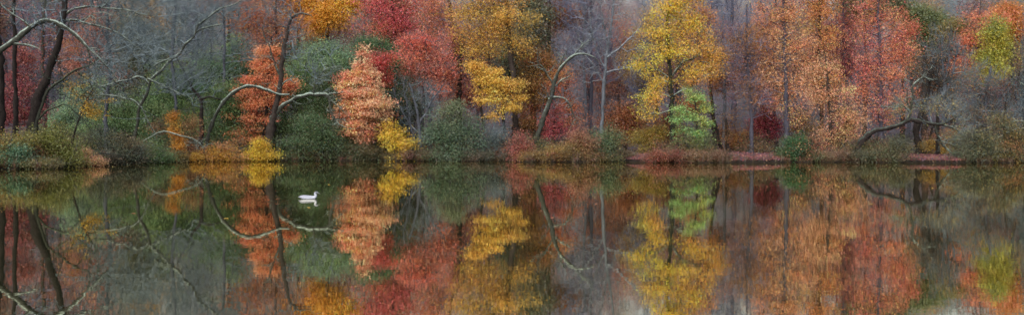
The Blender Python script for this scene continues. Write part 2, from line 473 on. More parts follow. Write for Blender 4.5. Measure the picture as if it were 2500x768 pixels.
def pond():
    m, nt, N, L = new_mat('pond_water')
    out = N.new('ShaderNodeOutputMaterial')
    tc = N.new('ShaderNodeTexCoord')
    # murky olive body under a mirror surface
    body = N.new('ShaderNodeBsdfDiffuse'); body.inputs['Color'].default_value = (.040, .046, .022, 1)
    gl = N.new('ShaderNodeBsdfGlossy'); gl.inputs['Roughness'].default_value = .006; gl.inputs['Color'].default_value = (1.0, .95, .78, 1)
    fr = N.new('ShaderNodeFresnel'); fr.inputs['IOR'].default_value = 1.33
    mr = N.new('ShaderNodeMapRange'); mr.inputs[1].default_value = .25; mr.inputs[2].default_value = 1; mr.inputs[3].default_value = .80; mr.inputs[4].default_value = .97
    L.new(fr.outputs[0], mr.inputs[0])
    # ripples: crests lie across the view, calmer patches between
    mp = N.new('ShaderNodeMapping'); mp.inputs['Scale'].default_value = (.9, 2.6, 1)
    L.new(tc.outputs['Object'], mp.inputs[0])
    n1 = N.new('ShaderNodeTexNoise'); n1.inputs['Scale'].default_value = 1.6; n1.inputs['Detail'].default_value = 3; n1.inputs['Roughness'].default_value = .45
    L.new(mp.outputs[0], n1.inputs['Vector'])
    mp2 = N.new('ShaderNodeMapping'); mp2.inputs['Scale'].default_value = (.05, .12, 1); mp2.inputs['Location'].default_value = (3.1, 1.7, 0)
    L.new(tc.outputs['Object'], mp2.inputs[0])
    n2 = N.new('ShaderNodeTexNoise'); n2.inputs['Scale'].default_value = 1.0; n2.inputs['Detail'].default_value = 2
    L.new(mp2.outputs[0], n2.inputs['Vector'])
    pr = N.new('ShaderNodeMapRange'); pr.inputs[1].default_value = .38; pr.inputs[2].default_value = .68; pr.inputs[3].default_value = .35; pr.inputs[4].default_value = 1.15
    L.new(n2.outputs['Fac'], pr.inputs[0])
    ml0 = N.new('ShaderNodeMath'); ml0.operation = 'MULTIPLY'; L.new(n1.outputs['Fac'], ml0.inputs[0]); L.new(pr.outputs[0], ml0.inputs[1])
    # rings spreading from the swimming duck
    du = N.new('ShaderNodeVectorMath'); du.operation = 'DISTANCE'; du.inputs[1].default_value = (-5.55, 27.3, 0); L.new(tc.outputs['Object'], du.inputs[0])
    sn = N.new('ShaderNodeMath'); sn.operation = 'MULTIPLY'; sn.inputs[1].default_value = 14; L.new(du.outputs['Value'], sn.inputs[0])
    si = N.new('ShaderNodeMath'); si.operation = 'SINE'; L.new(sn.outputs[0], si.inputs[0])
    fo = N.new('ShaderNodeMapRange'); fo.interpolation_type = 'SMOOTHSTEP'; fo.inputs[1].default_value = .3; fo.inputs[2].default_value = 3.2; fo.inputs[3].default_value = 1.3; fo.inputs[4].default_value = 0; L.new(du.outputs['Value'], fo.inputs[0])
    rg = N.new('ShaderNodeMath'); rg.operation = 'MULTIPLY'; L.new(si.outputs[0], rg.inputs[0]); L.new(fo.outputs[0], rg.inputs[1])
    ml = N.new('ShaderNodeMath'); ml.operation = 'ADD'; L.new(ml0.outputs[0], ml.inputs[0]); L.new(rg.outputs[0], ml.inputs[1])
    bp = N.new('ShaderNodeBump'); bp.inputs['Strength'].default_value = 1.0; bp.inputs['Distance'].default_value = .0006
    L.new(ml.outputs[0], bp.inputs['Height'])
    L.new(bp.outputs[0], gl.inputs['Normal'])
    mx = N.new('ShaderNodeMixShader'); L.new(mr.outputs[0], mx.inputs[0]); L.new(body.outputs[0], mx.inputs[1]); L.new(gl.outputs[0], mx.inputs[2])
    L.new(mx.outputs[0], out.inputs['Surface'])
    V = np.array([[-700, -300, 0], [700, -300, 0], [700, 130, 0], [-700, 130, 0.]])
    o = mesh_obj('pond_water', V, np.array([[0, 1, 2, 3]]), m); o['kind'] = 'structure'

terrain(); pond()

# ------------------------------------------------------------------ camera, sky, sun
cam = bpy.data.cameras.new('camera'); co = bpy.data.objects.new('camera', cam); COL.objects.link(co)
cam.sensor_fit = 'HORIZONTAL'; cam.sensor_width = 36; cam.lens = 36 * FOC / 2500; cam.clip_end = 6000; cam.clip_start = .1
cam.shift_y = -(384 - YH) / 2500
co.location = (0, 0, EYE); co.rotation_euler = (radians(90), 0, 0); SC.camera = co

W = bpy.data.worlds.new('World'); SC.world = W; W.use_nodes = True
wn, wl = W.node_tree.nodes, W.node_tree.links
bg = wn['Background']; sky = wn.new('ShaderNodeTexSky'); sky.sky_type = 'NISHITA'; sky.sun_disc = False
SUN_EL, SUN_AZ = radians(40), radians(200)       # azimuth clockwise from +Y: behind the camera, a little to its left
sky.sun_elevation = SUN_EL; sky.sun_rotation = SUN_AZ; sky.air_density = 1.0; sky.dust_density = 2.0; sky.ozone_density = 1.0
hs = wn.new('ShaderNodeHueSaturation'); hs.inputs['Saturation'].default_value = .85
wl.new(sky.outputs[0], hs.inputs['Color']); wl.new(hs.outputs[0], bg.inputs['Color']); bg.inputs['Strength'].default_value = .15
sl = bpy.data.lights.new('sun', 'SUN'); sl.energy = 5.0; sl.angle = radians(70); sl.color = (1, .95, .87)
so = bpy.data.objects.new('sun', sl); COL.objects.link(so)
sd = np.array([math.sin(SUN_AZ) * math.cos(SUN_EL), math.cos(SUN_AZ) * math.cos(SUN_EL), math.sin(SUN_EL)])
from mathutils import Vector
so.rotation_euler = Vector(sd).to_track_quat('Z', 'Y').to_euler(); so.location = (0, -20, 60)

SC.view_settings.view_transform = 'Standard'; SC.view_settings.look = 'None'; SC.view_settings.exposure = 0
SC.cycles.max_bounces = 5; SC.cycles.diffuse_bounces = 3; SC.cycles.glossy_bounces = 3; SC.cycles.transmission_bounces = 3
SC.cycles.sample_clamp_indirect = 4; SC.cycles.caustics_reflective = False
SC.cycles.use_denoising = True; SC.cycles.denoiser = 'OPENIMAGEDENOISE'; SC.cycles.denoising_input_passes = 'RGB'; SC.cycles.filter_width = 1.75

# ================================================================== PALETTES (as seen; scaled to base colours by the gain)
x_left = lambda x, z: 1.6 * (1 - x) ** 1.6
x_right = lambda x, z: 1.7 * x ** 1.7
z_top = lambda x, z: .1 + 1.5 * z ** 1.5
z_low = lambda x, z: 1.5 - 1.4 * z
SALMON = [('#f4b08c', 3), ('#ee9c78', 2.5), ('#f8c494', 2.4, x_right), ('#e08064', 1.6, x_left), ('#f4c87c', .8, z_low)]
CORAL = [('#e6905e', 3), ('#dc7e56', 2), ('#eaa86c', 1.6), ('#cc6a50', 1.0)]
YELLOW = [('#f6c838', 3), ('#e6b42c', 2), ('#fad658', 1.5), ('#d0a030', .7)]
GOLD = [('#dcae44', 3), ('#c8a440', 2), ('#dc963c', 1.2), ('#b4983c', 1.5)]
CRIMSON = [('#cc5262', 3), ('#d8685e', 2), ('#b04c5a', 1.5), ('#de8a60', 1.6)]
REDORANGE = [('#c8503e', 3), ('#b83c3c', 2), ('#d4683e', 1.5), ('#94403a', 1)]
RUST = [('#a8652e', 3), ('#94552c', 2), ('#b87a34', 1.5), ('#7c4a30', 1)]
RUSTPURP = [('#83505a', 2), ('#8e5a48', 2), ('#7a5a5c', 2), ('#a0653c', 1)]
GREEN = [('#92bc70', 3), ('#acc870', 2), ('#78ac64', 1.5), ('#c8c860', 1.1)]
EVERG = [('#527244', 3), ('#62824c', 2), ('#44603c', 2), ('#769056', 1)]
EVERGB = [('#64866a', 3), ('#749468', 2), ('#56785c', 2), ('#78985c', 1)]
DKGREEN = [('#547844', 3), ('#44623e', 2), ('#688a50', 1.2)]
OLIVE = [('#6e7434', 3), ('#84843a', 2), ('#5a6432', 2), ('#a09438', .6)]
TEAL = [('#5c8468', 3), ('#4e7458', 2), ('#76987a', 1), ('#7c7c48', 1)]
GREYGR = [('#5e6f62', 3), ('#6c7a6c', 2), ('#4e6056', 2), ('#7c8470', .8)]
OCHRE = [('#8c7038', 3), ('#7a5e34', 2), ('#a2823c', 1.5), ('#6c5436', 1)]
OCHRERED = [('#8a4f3e', 3), ('#7c4436', 2), ('#9a6a42', 2), ('#a84c40', 1)]
PINKYEL = [('#d8a080', 3), ('#cfae6a', 2), ('#c48a70', 1.5)]
PEACH = [('#dc9468', 3), ('#d07c5c', 2), ('#e0a860', 1.6), ('#b8685a', 1)]

# ================================================================== LEFT BANK (near, about 60 m away)
tree('bare_tree', 'dark straight trunk cut by the left edge of the photo', 'tree', 62,
     [(2, 400, 11), (4, 250, 10), (-4, 100, 9), (-8, -60, 7)], [(-40, -20, 90, 60)], na=90, bark='dark', twig=(3, .8, .008), twigbark='twiggrey')
tree('bare_tree', 'slim dark trunk between left edge trunk and leaning trunk', 'tree', 64,
     [(30, 400, 8.5), (36, 300, 7.5), (38, 190, 6.5), (37, 90, 6), (34, 20, 5), (40, -90, 3)], [(40, -40, 70, 60)], na=90, bark='dark', twig=(3, .8, .008), twigbark='twiggrey')
tree('leaning_tree', 'thick dark trunk leaning right near the left edge, before crimson leaves', 'tree', 63,
     [(52, 400, 18), (72, 320, 14), (92, 240, 13), (115, 185, 11), (138, 120, 10), (152, 50, 9), (165, -30, 7), (190, -120, 4)],
     [(230, 20, 180, 60), (320, 110, 120, 60), (170, -60, 140, 60)],
     limbs=[[(150, 55, 6), (175, 50, 3.5), (215, 58, 3), (260, 70, 2.2), (310, 95, 1.6), (350, 130, 1)],
            [(152, 40, 4), (190, 18, 3.4), (240, 18, 3), (300, 25, 2.2), (380, 40, 1.3)]],
     na=330, bark='dark', limbbark='lichen', twig=(4, .9, .008), twigbark='twiggrey')
tree('overhanging_tree', 'pale lichen limb arching in from the left edge over the water', 'tree', 60,
     [(-120, 400, 15), (-90, 300, 14), (-40, 170, 12), (0, 124, 10), (40, 95, 9), (75, 66, 7.5), (115, 49, 6.5), (150, 62, 5.5), (185, 85, 4.5), (214, 116, 3.5), (240, 140, 2.2), (285, 190, 1)],
     [(120, 40, 120, 60), (250, 150, 60, 60)],
     limbs=[[(30, 106, 6), (55, 106, 4), (78, 112, 2.5), (100, 120, 1)],
            [(165, 70, 3), (172, 50, 2.5), (195, 52, 2), (240, 32, 1.4), (275, 36, .9)],
            [(212, 114, 3), (220, 145, 2.3), (219, 185, 1.7), (245, 215, 1)],
            [(75, 66, 4), (50, 45, 2.5), (15, 20, 2), (-5, 0, 1.4)],
            [(218, 120, 2.4), (238, 118, 1.8), (255, 135, 1.2)]],
     na=170, bark='lichen', twig=(3, .7, .007), twigbark='twiggrey', flare=1.2)
tree('leaning_tree', 'thin mossy dark tree forking right, at the water edge on left', 'tree', 60.5,
     [(76, 400, 7), (84, 345, 6), (92, 295, 5.5), (105, 255, 4), (118, 220, 3.5), (150, 195, 3), (185, 172, 2.6), (228, 155, 1.8), (250, 130, 1)],
     [(200, 200, 70, 50), (250, 160, 40, 40)],
     limbs=[[(92, 293, 4.5), (112, 272, 3.4), (140, 260, 2.8), (163, 256, 2), (190, 280, 1.8), (225, 320, 1.5), (262, 350, 1.2), (295, 367, .9)],
            [(155, 190, 2), (148, 165, 1.6), (130, 135, 1)],
            [(138, 218, 2), (160, 235, 1.6), (185, 240, 1)]],
     na=90, bark='mossy', twig=(2, .6, .007), flare=1.1)
tree('crimson_maple', 'crimson leaved tree behind the dark trunks at left edge', 'tree', 72,
     [(45, 380, 7), (40, 300, 6), (42, 220, 4), (40, 130, 2)], [(38, 240, 55, 65), (15, 290, 40, 30), (70, 280, 40, 35), (60, 150, 40, 40)],
     na=120, per=34, sig=.3, size=.22, gain=.8, pal=[('#a04a50', 3), ('#8c404a', 2), ('#a86050', 1)], bark='dark')
tree('sparse_tree', 'sparse rusty leaved tree among lichen stems in upper left corner', 'tree', 80,
     [(105, 380, 7), (108, 250, 6), (104, 130, 5), (110, 0, 4), (112, -80, 2)], [(110, 90, 60, 70), (60, 30, 60, 50), (165, 60, 50, 80)],
     na=170, per=6, sig=.4, size=.22, pal=[('#8e4a3a', 3), ('#a0583a', 2), ('#7c4450', 2)], bark='lichen', twig=(3, .8, .008), twigbark='twigmauve')
tree('sparse_tree', 'thin stemmed tree with few yellow leaves over left shrubs', 'tree', 66,
     [(170, 390, 4), (180, 330, 3.4), (200, 270, 2.6), (225, 215, 1.6)], [(215, 250, 45, 45), (240, 275, 22, 12), (190, 200, 30, 30)],
     na=60, per=9, sig=.18, size=.17, pal=[('#d0a82c', 3), ('#b8922c', 2), ('#c08a3c', 1)], bark='dark', twig=(2, .6, .007))
shrub('teal_shrub', 'blue green shrub at the water edge in the left corner', 'shrub', 45, 60, [(40, 372, 36, 26), (12, 385, 24, 18), (66, 385, 24, 16)], TEAL, na=60, per=34, sig=.2, size=.16)
shrub('olive_shrub', 'olive green shrub right of the left corner teal shrub', 'shrub', 140, 62.5, [(125, 345, 45, 50), (165, 370, 45, 30), (105, 385, 34, 20)], OLIVE, na=110, per=36, sig=.24, size=.16)
shrub('pale_shrub', 'pale pink and straw leaved bush over water at left', 'shrub', 214, 65.5, [(210, 388, 34, 16), (228, 394, 26, 9), (200, 372, 18, 12)], PINKYEL, na=44, per=26, sig=.16, size=.16)
shrub('yellow_shrub', 'low mustard olive shrub at the foot of left trunks', 'shrub', 20, 61, [(8, 345, 26, 20), (60, 345, 26, 16), (-20, 380, 34, 30)], [('#8c8438', 3), ('#70743a', 2), ('#a87c38', .6)], na=60, per=26, sig=.22, size=.16)
shrub('low_shrub', 'low olive brown bush below the olive shrub, left corner', 'shrub', 100, 60.3, [(90, 404, 30, 10), (125, 405, 22, 8)], [('#6c6c3c', 3), ('#8a6c3c', 1), ('#546040', 2.5)], na=30, per=26, sig=.16, size=.15)
shrub('low_shrub', 'low dark green bush at water in the far left corner', 'shrub', 10, 59.8, [(0, 402, 34, 12), (-40, 395, 40, 18)], DKGREEN, na=40, per=26, sig=.16, size=.15)

# ================================================================== LEFT BARE WOOD
tree('bare_tree', 'grey bare tree with lichen limb swooping over pond left of arch', 'tree', 79,
     [(322, 388, 6), (330, 330, 5.4), (338, 290, 5), (340, 262, 4.6), (362, 222, 4.2), (368, 196, 4), (396, 172, 3.8), (412, 150, 3.8), (441, 130, 3.6), (452, 108, 3.4), (474, 92, 3.2), (484, 62, 3), (508, 44, 2.6), (540, 20, 2.2), (580, 8, 1.8), (620, -30, 1.2)],
     [(420, 90, 110, 70), (330, 170, 110, 80), (500, 30, 90, 50), (430, 220, 80, 50)],
     limbs=[[(345, 262, 3.5), (330, 246, 3), (295, 238, 2.5), (250, 232, 1.8), (215, 234, 1.2)],
            [(365, 205, 4), (340, 188, 3.4), (300, 198, 3), (262, 208, 2.2), (225, 212, 1.2)],
            [(360, 192, 3), (395, 208, 2.8), (430, 225, 2.3), (455, 235, 1.5)],
            [(335, 245, 3), (352, 275, 2.4), (370, 310, 2), (388, 335, 1.2)],
            [(440, 130, 3.5), (400, 150, 3), (378, 158, 2)],
            [(478, 80, 3), (512, 66, 2.3), (545, 60, 1.4)]],
     na=620, bark='lichen', limbbark='lichen', twigbark='twiggrey', twig=(4, .95, .0085), rtwig=.009, rmax=.05)
tree('bare_tree', 'dense grey twiggy bare tree in upper left wood', 'tree', 84,
     [(262, 380, 6), (258, 280, 5.5), (270, 160, 5), (262, 60, 4), (270, -60, 2.5)],
     [(270, 80, 110, 90), (230, 200, 80, 70), (330, 0, 100, 50)], na=560, bark='grey', twigbark='twiggrey', twig=(5, 1.0, .009), rtwig=.009)
tree('bare_tree', 'fine twigged bare tree with bluish haze behind swooping limb', 'tree', 92,
     [(420, 378, 6), (428, 260, 5), (420, 130, 4.5), (430, 0, 3)],
     [(430, 110, 110, 100), (380, 10, 100, 60)], na=520, bark='grey', twigbark='twiggrey', twig=(5, 1.1, .009), rtwig=.009)
tree('bare_tree', 'dark upright trunk left of the arched stem', 'tree', 87,
     [(490, 382, 7), (491, 300, 6), (488, 240, 5.5), (470, 215, 4), (452, 180, 2.6), (430, 140, 1.2)], [(480, 190, 60, 50)],
     limbs=[[(490, 242, 4), (520, 238, 3), (560, 246, 2)]], na=120, bark='dark', twig=(4, .9, .009), twigbark='twiggrey')
tree('bare_tree', 'pale twigged bare tree reaching right above the evergreens', 'tree', 93,
     [(540, 375, 6), (545, 250, 5), (548, 120, 4), (545, 10, 3), (560, -60, 2)],
     [(550, 70, 80, 90), (590, 10, 80, 50), (600, 150, 50, 60)], na=360, bark='grey', twigbark='twiggrey', twig=(4, 1.0, .009), rtwig=.009)
tree('fallen_limb', 'low lichen covered limb bending down to water, before yellow vine', 'limb', 78,
     [(350, 345, 1.8), (372, 332, 2.2), (400, 321, 2.4), (440, 331, 2.2), (470, 338, 2.0), (488, 352, 1.6), (502, 372, 0.9)], [(480, 350, 26, 16)],
     limbs=[[(470, 338, 1.4), (482, 350, 1.2), (486, 366, 0.6)]], na=26, bark='lichen', twig=(3, .5, .008), grounded=False)
shrub('twiggy_shrub', 'grey green twiggy thicket on the bank right of pale bush', 'shrub', 285, 73, [(290, 360, 60, 36), (240, 345, 40, 40), (330, 375, 40, 20)], [('#56624c', 3), ('#4a5a4e', 2), ('#6c6848', 1.5), ('#7c6848', .6)], na=150, per=22, sig=.28, size=.17, twig=(3, .6, .008))
shrub('green_shrub', 'dark green shrub at water under the low lichen limb', 'shrub', 350, 77, [(350, 372, 50, 26), (395, 380, 30, 16), (310, 385, 30, 14)], DKGREEN + [('#6c6a3c', 1.5)], na=100, per=26, sig=.25, size=.17)
shrub('yellow_vine', 'golden yellow vine draped in a column left of arched stem', 'vine', 428, 82, [(420, 290, 12, 14), (427, 320, 11, 18), (435, 350, 11, 18), (441, 374, 12, 12)], [('#d0982e', 3), ('#c0862c', 2), ('#dca83a', 1)], na=60, per=26, sig=.16, size=.18)
shrub('russet_shrub', 'sparse russet and straw shrub between vine and dark trunk', 'shrub', 462, 84, [(465, 310, 24, 28), (390, 310, 24, 22), (460, 355, 26, 22)], [('#a8704c', 3), ('#b8905a', 2), ('#8a5a4a', 1), ('#6a7044', 1)], na=70, per=14, sig=.24, size=.18, twig=(2, .6, .008))
shrub('yellow_shrub', 'yellow orange leafy bush below the foot of arched stem', 'shrub', 515, 82.5, [(505, 376, 30, 12), (530, 362, 26, 14), (555, 355, 20, 14), (572, 374, 22, 12), (525, 380, 30, 8)], [('#d0a030', 3), ('#c08a34', 2), ('#c88858', 2), ('#a89048', 1.4)], na=62, per=20, sig=.24, size=.18)
shrub('yellow_shrub', 'bright yellow bush at the foot of the two armed tree', 'shrub', 630, 83.5, [(622, 372, 22, 12), (640, 358, 18, 14), (632, 345, 10, 8), (650, 376, 24, 9), (608, 382, 18, 8)], [('#f0c82c', 3), ('#dcb02c', 2), ('#c8a430', 1)], na=52, per=26, sig=.2, size=.18)
shrub('yellow_shrub', 'small straw yellow bush low at water left of vine foot', 'shrub', 470, 81, [(478, 384, 14, 9)], [('#d8aa2c', 3), ('#c09030', 2)], na=18, per=26, sig=.15, size=.16)

# ================================================================== EVERGREENS (left centre)
def evergreen(label, px, D, lobes, pal=EVERG, na=190, per=60, name='evergreen_tree', tr=5, size=.3, sig=.42):
    top = min(l[1] - l[3] for l in lobes)
    return tree(name, label, 'tree', D, [(px, 380, tr), (px + 3, 300, tr * .8), (px, max(top + 15, -40), tr * .4)], lobes, na=na, per=per, sig=sig, size=size, pal=pal,
                bark='dark', mat=NEEDLE, aspect=.34, up=.5, droop=.7, rmax=.05)
evergreen('tall blue green evergreen under the bright yellow treetop', 790, 97, [(800, 140, 62, 50), (760, 190, 50, 70), (835, 180, 60, 60)], EVERGB)
evergreen('dark evergreen right of two armed tree, behind its limb', 745, 93, [(730, 210, 44, 80), (770, 270, 55, 60), (700, 300, 40, 60)], EVERG)
evergreen('dark green evergreen behind the top of salmon maple', 935, 98, [(935, 150, 55, 55), (905, 120, 40, 34), (960, 210, 40, 60)], [('#33603c', 3), ('#2a4c34', 2), ('#44703e', 1)])
evergreen('dark evergreen in deep shade between salmon maple and bare shrub', 985, 92, [(985, 270, 40, 80), (945, 310, 34, 60)], [('#2c4232', 3), ('#24382c', 2)])
evergreen('dark evergreen under the high part of the arched stem', 560, 90, [(560, 270, 50, 70), (540, 330, 50, 40), (600, 320, 40, 50)], EVERG)
evergreen('blue green evergreen left of arched stem, half hidden by twigs', 515, 99, [(525, 190, 60, 70), (470, 230, 60, 60), (580, 150, 50, 70)], EVERGB)
evergreen('lime tinged evergreen behind lichen limbs, left wood', 425, 97, [(420, 195, 40, 40), (400, 260, 50, 60), (450, 300, 50, 50)], [('#5c7c44', 3), ('#4a6a44', 2), ('#76924a', 1)])
evergreen('dark evergreen low behind the grey thicket on left', 300, 96, [(300, 300, 70, 60), (240, 280, 40, 60), (350, 330, 40, 40)], [('#40584a', 3), ('#4c6252', 2), ('#364a3e', 1)], na=160)
evergreen('blue green evergreen with soft top right of coral tree', 690, 101, [(690, 150, 50, 50), (650, 200, 60, 70)], EVERGB)
evergreen('dark green evergreen behind the thicket, left of the swooping limb', 270, 91, [(270, 300, 50, 44), (225, 330, 40, 34), (310, 270, 36, 40)], EVERG, na=110, per=46)
evergreen('dark green evergreen low between swooping limb and yellow vine', 385, 90, [(385, 330, 40, 40), (365, 280, 34, 40), (410, 355, 30, 24)], EVERG, na=110, per=46)
evergreen('grey green evergreen deep in the wood behind yellow leaved stems', 200, 100, [(190, 260, 60, 70), (150, 310, 50, 50), (240, 210, 40, 50)], EVERGB, na=130)
evergreen('dull green evergreen high behind the twiggy upper left wood', 330, 108, [(330, 150, 70, 60), (300, 210, 60, 50), (380, 110, 50, 50)], [('#5a7464', 3), ('#66806c', 2), ('#6c7c58', 1)], na=130)
evergreen('deep green evergreen below the salmon maple limbs', 845, 90, [(845, 290, 40, 70), (820, 220, 40, 60)], [('#3c5a36', 3), ('#2e4a30', 2), ('#4c6a3c', 1)])
shrub('green_shrub', 'large dark green rounded shrub under the right arm limb', 'shrub', 765, 85.5, [(760, 310, 58, 50), (790, 350, 48, 38), (725, 355, 46, 38)], [('#4a6a44', 3), ('#5c7c50', 2), ('#3c583c', 2), ('#8c8444', .5)], na=170, per=28, sig=.3, size=.2)
shrub('green_shrub', 'mid green shrub low beneath the salmon maple', 'shrub', 870, 86, [(865, 365, 44, 26), (905, 375, 36, 16)], [('#3e543a', 3), ('#4e5c3c', 2), ('#6c5c3e', 1)], na=90, per=30, sig=.28, size=.19)

# ================================================================== CENTRE-LEFT TREES
tree('arched_tree', 'slender pale arched stem bowing right to the two armed tree', 'tree', 84.5,
     [(498, 385, 6), (510, 325, 5.6), (528, 280, 5.5), (552, 242, 5.5), (590, 212, 5.5), (625, 211, 5), (655, 220, 4.2), (682, 231, 3.6), (706, 228, 2)],
     [(660, 220, 40, 20)], na=14, bark='lichen', twig=(2, .5, .008), flare=1.1)
tree('two_armed_tree', 'dark trunk with long mossy limb arching right and hanging down', 'tree', 85,
     [(656, 388, 14), (658, 335, 13), (664, 300, 10), (676, 260, 8.5), (683, 215, 8), (688, 160, 7), (696, 110, 6.5), (702, 70, 5), (712, 45, 3.6), (735, 33, 2.6), (760, 38, 1.5)],
     [(740, 130, 80, 60), (700, 40, 70, 60), (770, 190, 60, 40)],
     limbs=[[(662, 296, 9), (678, 272, 8), (705, 250, 7), (735, 235, 6.3), (775, 230, 6), (800, 234, 5.5), (808, 255, 4.5), (815, 285, 3.8), (828, 303, 3), (850, 312, 2.2), (876, 318, 1.2)],
            [(765, 231, 3), (770, 205, 2.2), (790, 175, 1.6), (830, 158, .9)],
            [(800, 234, 3), (830, 228, 2.2), (855, 222, 1.4)],
            [(684, 190, 4), (668, 150, 2.8), (655, 110, 2), (640, 75, 1.2)],
            [(688, 210, 3), (705, 195, 2), (720, 200, 1.2)],
            [(795, 232, 3), (828, 262, 2), (860, 288, 1.2)]],
     na=230, bark='brown', limbbark='lichen', twigbark='twiggrey', twig=(3, .8, .008), rmax=.05)
tree('coral_maple', 'coral orange maple directly behind the two armed trunk', 'tree', 89,
     [(640, 378, 6), (648, 300, 5), (655, 200, 4), (662, 90, 2.5)],
     [(650, 162, 40, 22), (655, 195, 54, 17), (645, 225, 64, 16), (638, 255, 60, 16), (628, 288, 56, 15), (608, 320, 46, 13), (700, 205, 24, 26), (612, 342, 36, 9), (665, 128, 26, 24), (600, 245, 26, 20)],
     na=230, per=28, sig=.24, size=.25, pal=CORAL + [('#e0946a', 1, x_right)], bark='dark', shell=2.4)
tree('sparse_tree', 'tall thinly leaved orange tree rising above coral maple', 'tree', 98,
     [(670, 370, 6), (668, 220, 5), (672, 100, 4), (676, -60, 2)],
     [(640, 100, 60, 50), (690, 60, 60, 60), (610, 30, 60, 60), (670, -20, 90, 50)], na=220, per=16, sig=.5, size=.26,
     pal=[('#b8683c', 3), ('#a8582e', 2), ('#c2823c', 1.5), ('#8e5a52', 1)], bark='brown', twig=(3, .9, .009), twigbark='twigmauve')
tree('salmon_maple', 'bright salmon pink cone shaped maple leaning over pond', 'tree', 86,
     [(895, 382, 6), (893, 320, 5), (888, 250, 4.5), (884, 180, 3.5), (884, 118, 1.5)],
     [(885, 126, 8, 20), (887, 158, 22, 18), (886, 182, 38, 14), (886, 206, 50, 14), (890, 230, 62, 14), (893, 254, 68, 14), (890, 278, 68, 13), (884, 300, 62, 12), (876, 322, 50, 11), (848, 190, 22, 15), (838, 215, 22, 12), (885, 340, 28, 8), (850, 265, 30, 20)],
     na=330, per=28, sig=.22, size=.25, pal=SALMON, bark='dark', shell=2.6, gain=1.1)
tree('red_maple', 'small red maple peeking out right behind the salmon maple', 'tree', 91,
     [(935, 378, 5), (930, 300, 4), (915, 160, 2)], [(915, 160, 36, 40), (935, 190, 18, 26)],
     na=70, per=34, sig=.3, size=.24, pal=[('#b8443e', 3), ('#c8583e', 2), ('#a03444', 1)], bark='dark')
shrub('yellow_shrub', 'golden yellow bush low at right foot of salmon maple', 'shrub', 970, 85.5, [(948, 312, 18, 18), (965, 330, 28, 12), (988, 345, 30, 12), (1004, 356, 16, 7), (955, 352, 22, 9), (975, 362, 22, 6), (940, 335, 14, 10)], [('#f4c42c', 3), ('#e4b02c', 2), ('#f0d048', 1)], na=52, per=20, sig=.24, size=.2)
shrub('crimson_shrub', 'small plum red shrub between salmon maple and golden bush', 'shrub', 938, 86.5, [(938, 310, 16, 14), (935, 335, 14, 16)], [('#a8405a', 3), ('#8c3a4c', 2)], na=24, per=24, sig=.2, size=.18)
tree('yellow_tree', 'bright yellow treetop above the evergreens at upper left centre', 'tree', 106,
     [(800, 362, 8), (795, 200, 7), (798, 60, 5), (800, -70, 2)],
     [(800, 40, 60, 44), (760, 10, 50, 40), (840, 0, 46, 50), (800, -60, 80, 50), (780, 60, 50, 30)], na=240, per=44, sig=.5, size=.32, gain=1.0, pal=[('#f4b42c', 3), ('#e09c30', 2), ('#f8c440', 1)], bark='brown')
tree('rust_tree', 'rust orange tree at top between coral maple and yellow treetop', 'tree', 107,
     [(735, 362, 7), (732, 200, 6), (728, 40, 4), (730, -80, 2)], [(725, 20, 40, 50), (690, -20, 60, 60)], na=130, per=34, sig=.5, size=.3, pal=[('#b0702c', 3), ('#c48430', 2), ('#9a5c30', 1)], bark='brown')
tree('rust_tree', 'hazy rust coloured tree behind bare crowns at upper left', 'tree', 109,
     [(560, 362, 7), (556, 180, 6), (560, 20, 4), (560, -80, 2)], [(580, 30, 55, 46), (545, -20, 70, 50), (610, 70, 40, 40)], na=150, per=24, sig=.55, size=.32, pal=[('#9c6038', 3), ('#b07838', 2), ('#84504a', 2)], bark='brown')

# ================================================================== CENTRE
tree('crimson_maple', 'large crimson red crown at the top left of centre', 'tree', 104,
     [(985, 368, 8), (980, 200, 7), (965, 80, 5), (950, -60, 2)],
     [(935, 30, 55, 44), (985, 50, 50, 46), (915, 75, 42, 26), (950, -30, 90, 50), (1010, 10, 50, 50)], na=230, per=22, sig=.5, size=.3, gain=1.05, pal=CRIMSON + [('#d87848', 1.6, x_right), ('#a86a4c', .8)], bark='dark')
tree('red_maple', 'red orange maple over the pale stemmed bare shrub', 'tree', 94,
     [(1050, 375, 7), (1048, 280, 6), (1042, 180, 5), (1040, 90, 2.5)],
     [(1040, 100, 44, 34), (1010, 140, 42, 34), (1060, 150, 56, 40), (1030, 190, 62, 34), (1080, 200, 46, 34), (1000, 110, 30, 30)],
     na=320, per=17, sig=.32, size=.24, pal=[('#dc6c5a', 3, z_top), ('#d8805c', 2), ('#c8645c', 1.6), ('#b07464', 1.6, z_low)], bark='grey', twig=(2, .8, .009))
tree('brown_tree', 'brown pink sparse tree right of the red orange maple', 'tree', 99,
     [(1125, 372, 8), (1120, 230, 7), (1110, 100, 5), (1090, -40, 2.5)],
     [(1130, 120, 56, 60), (1150, 210, 50, 40), (1080, 40, 50, 60), (1120, 260, 60, 40)], na=240, per=26, sig=.48, size=.27, gain=1.15,
     pal=[('#b46a52', 3), ('#c27a52', 2), ('#9c5c58', 2), ('#cc8654', 1.4)], bark='brown', twig=(2, .8, .009), twigbark='twigmauve')
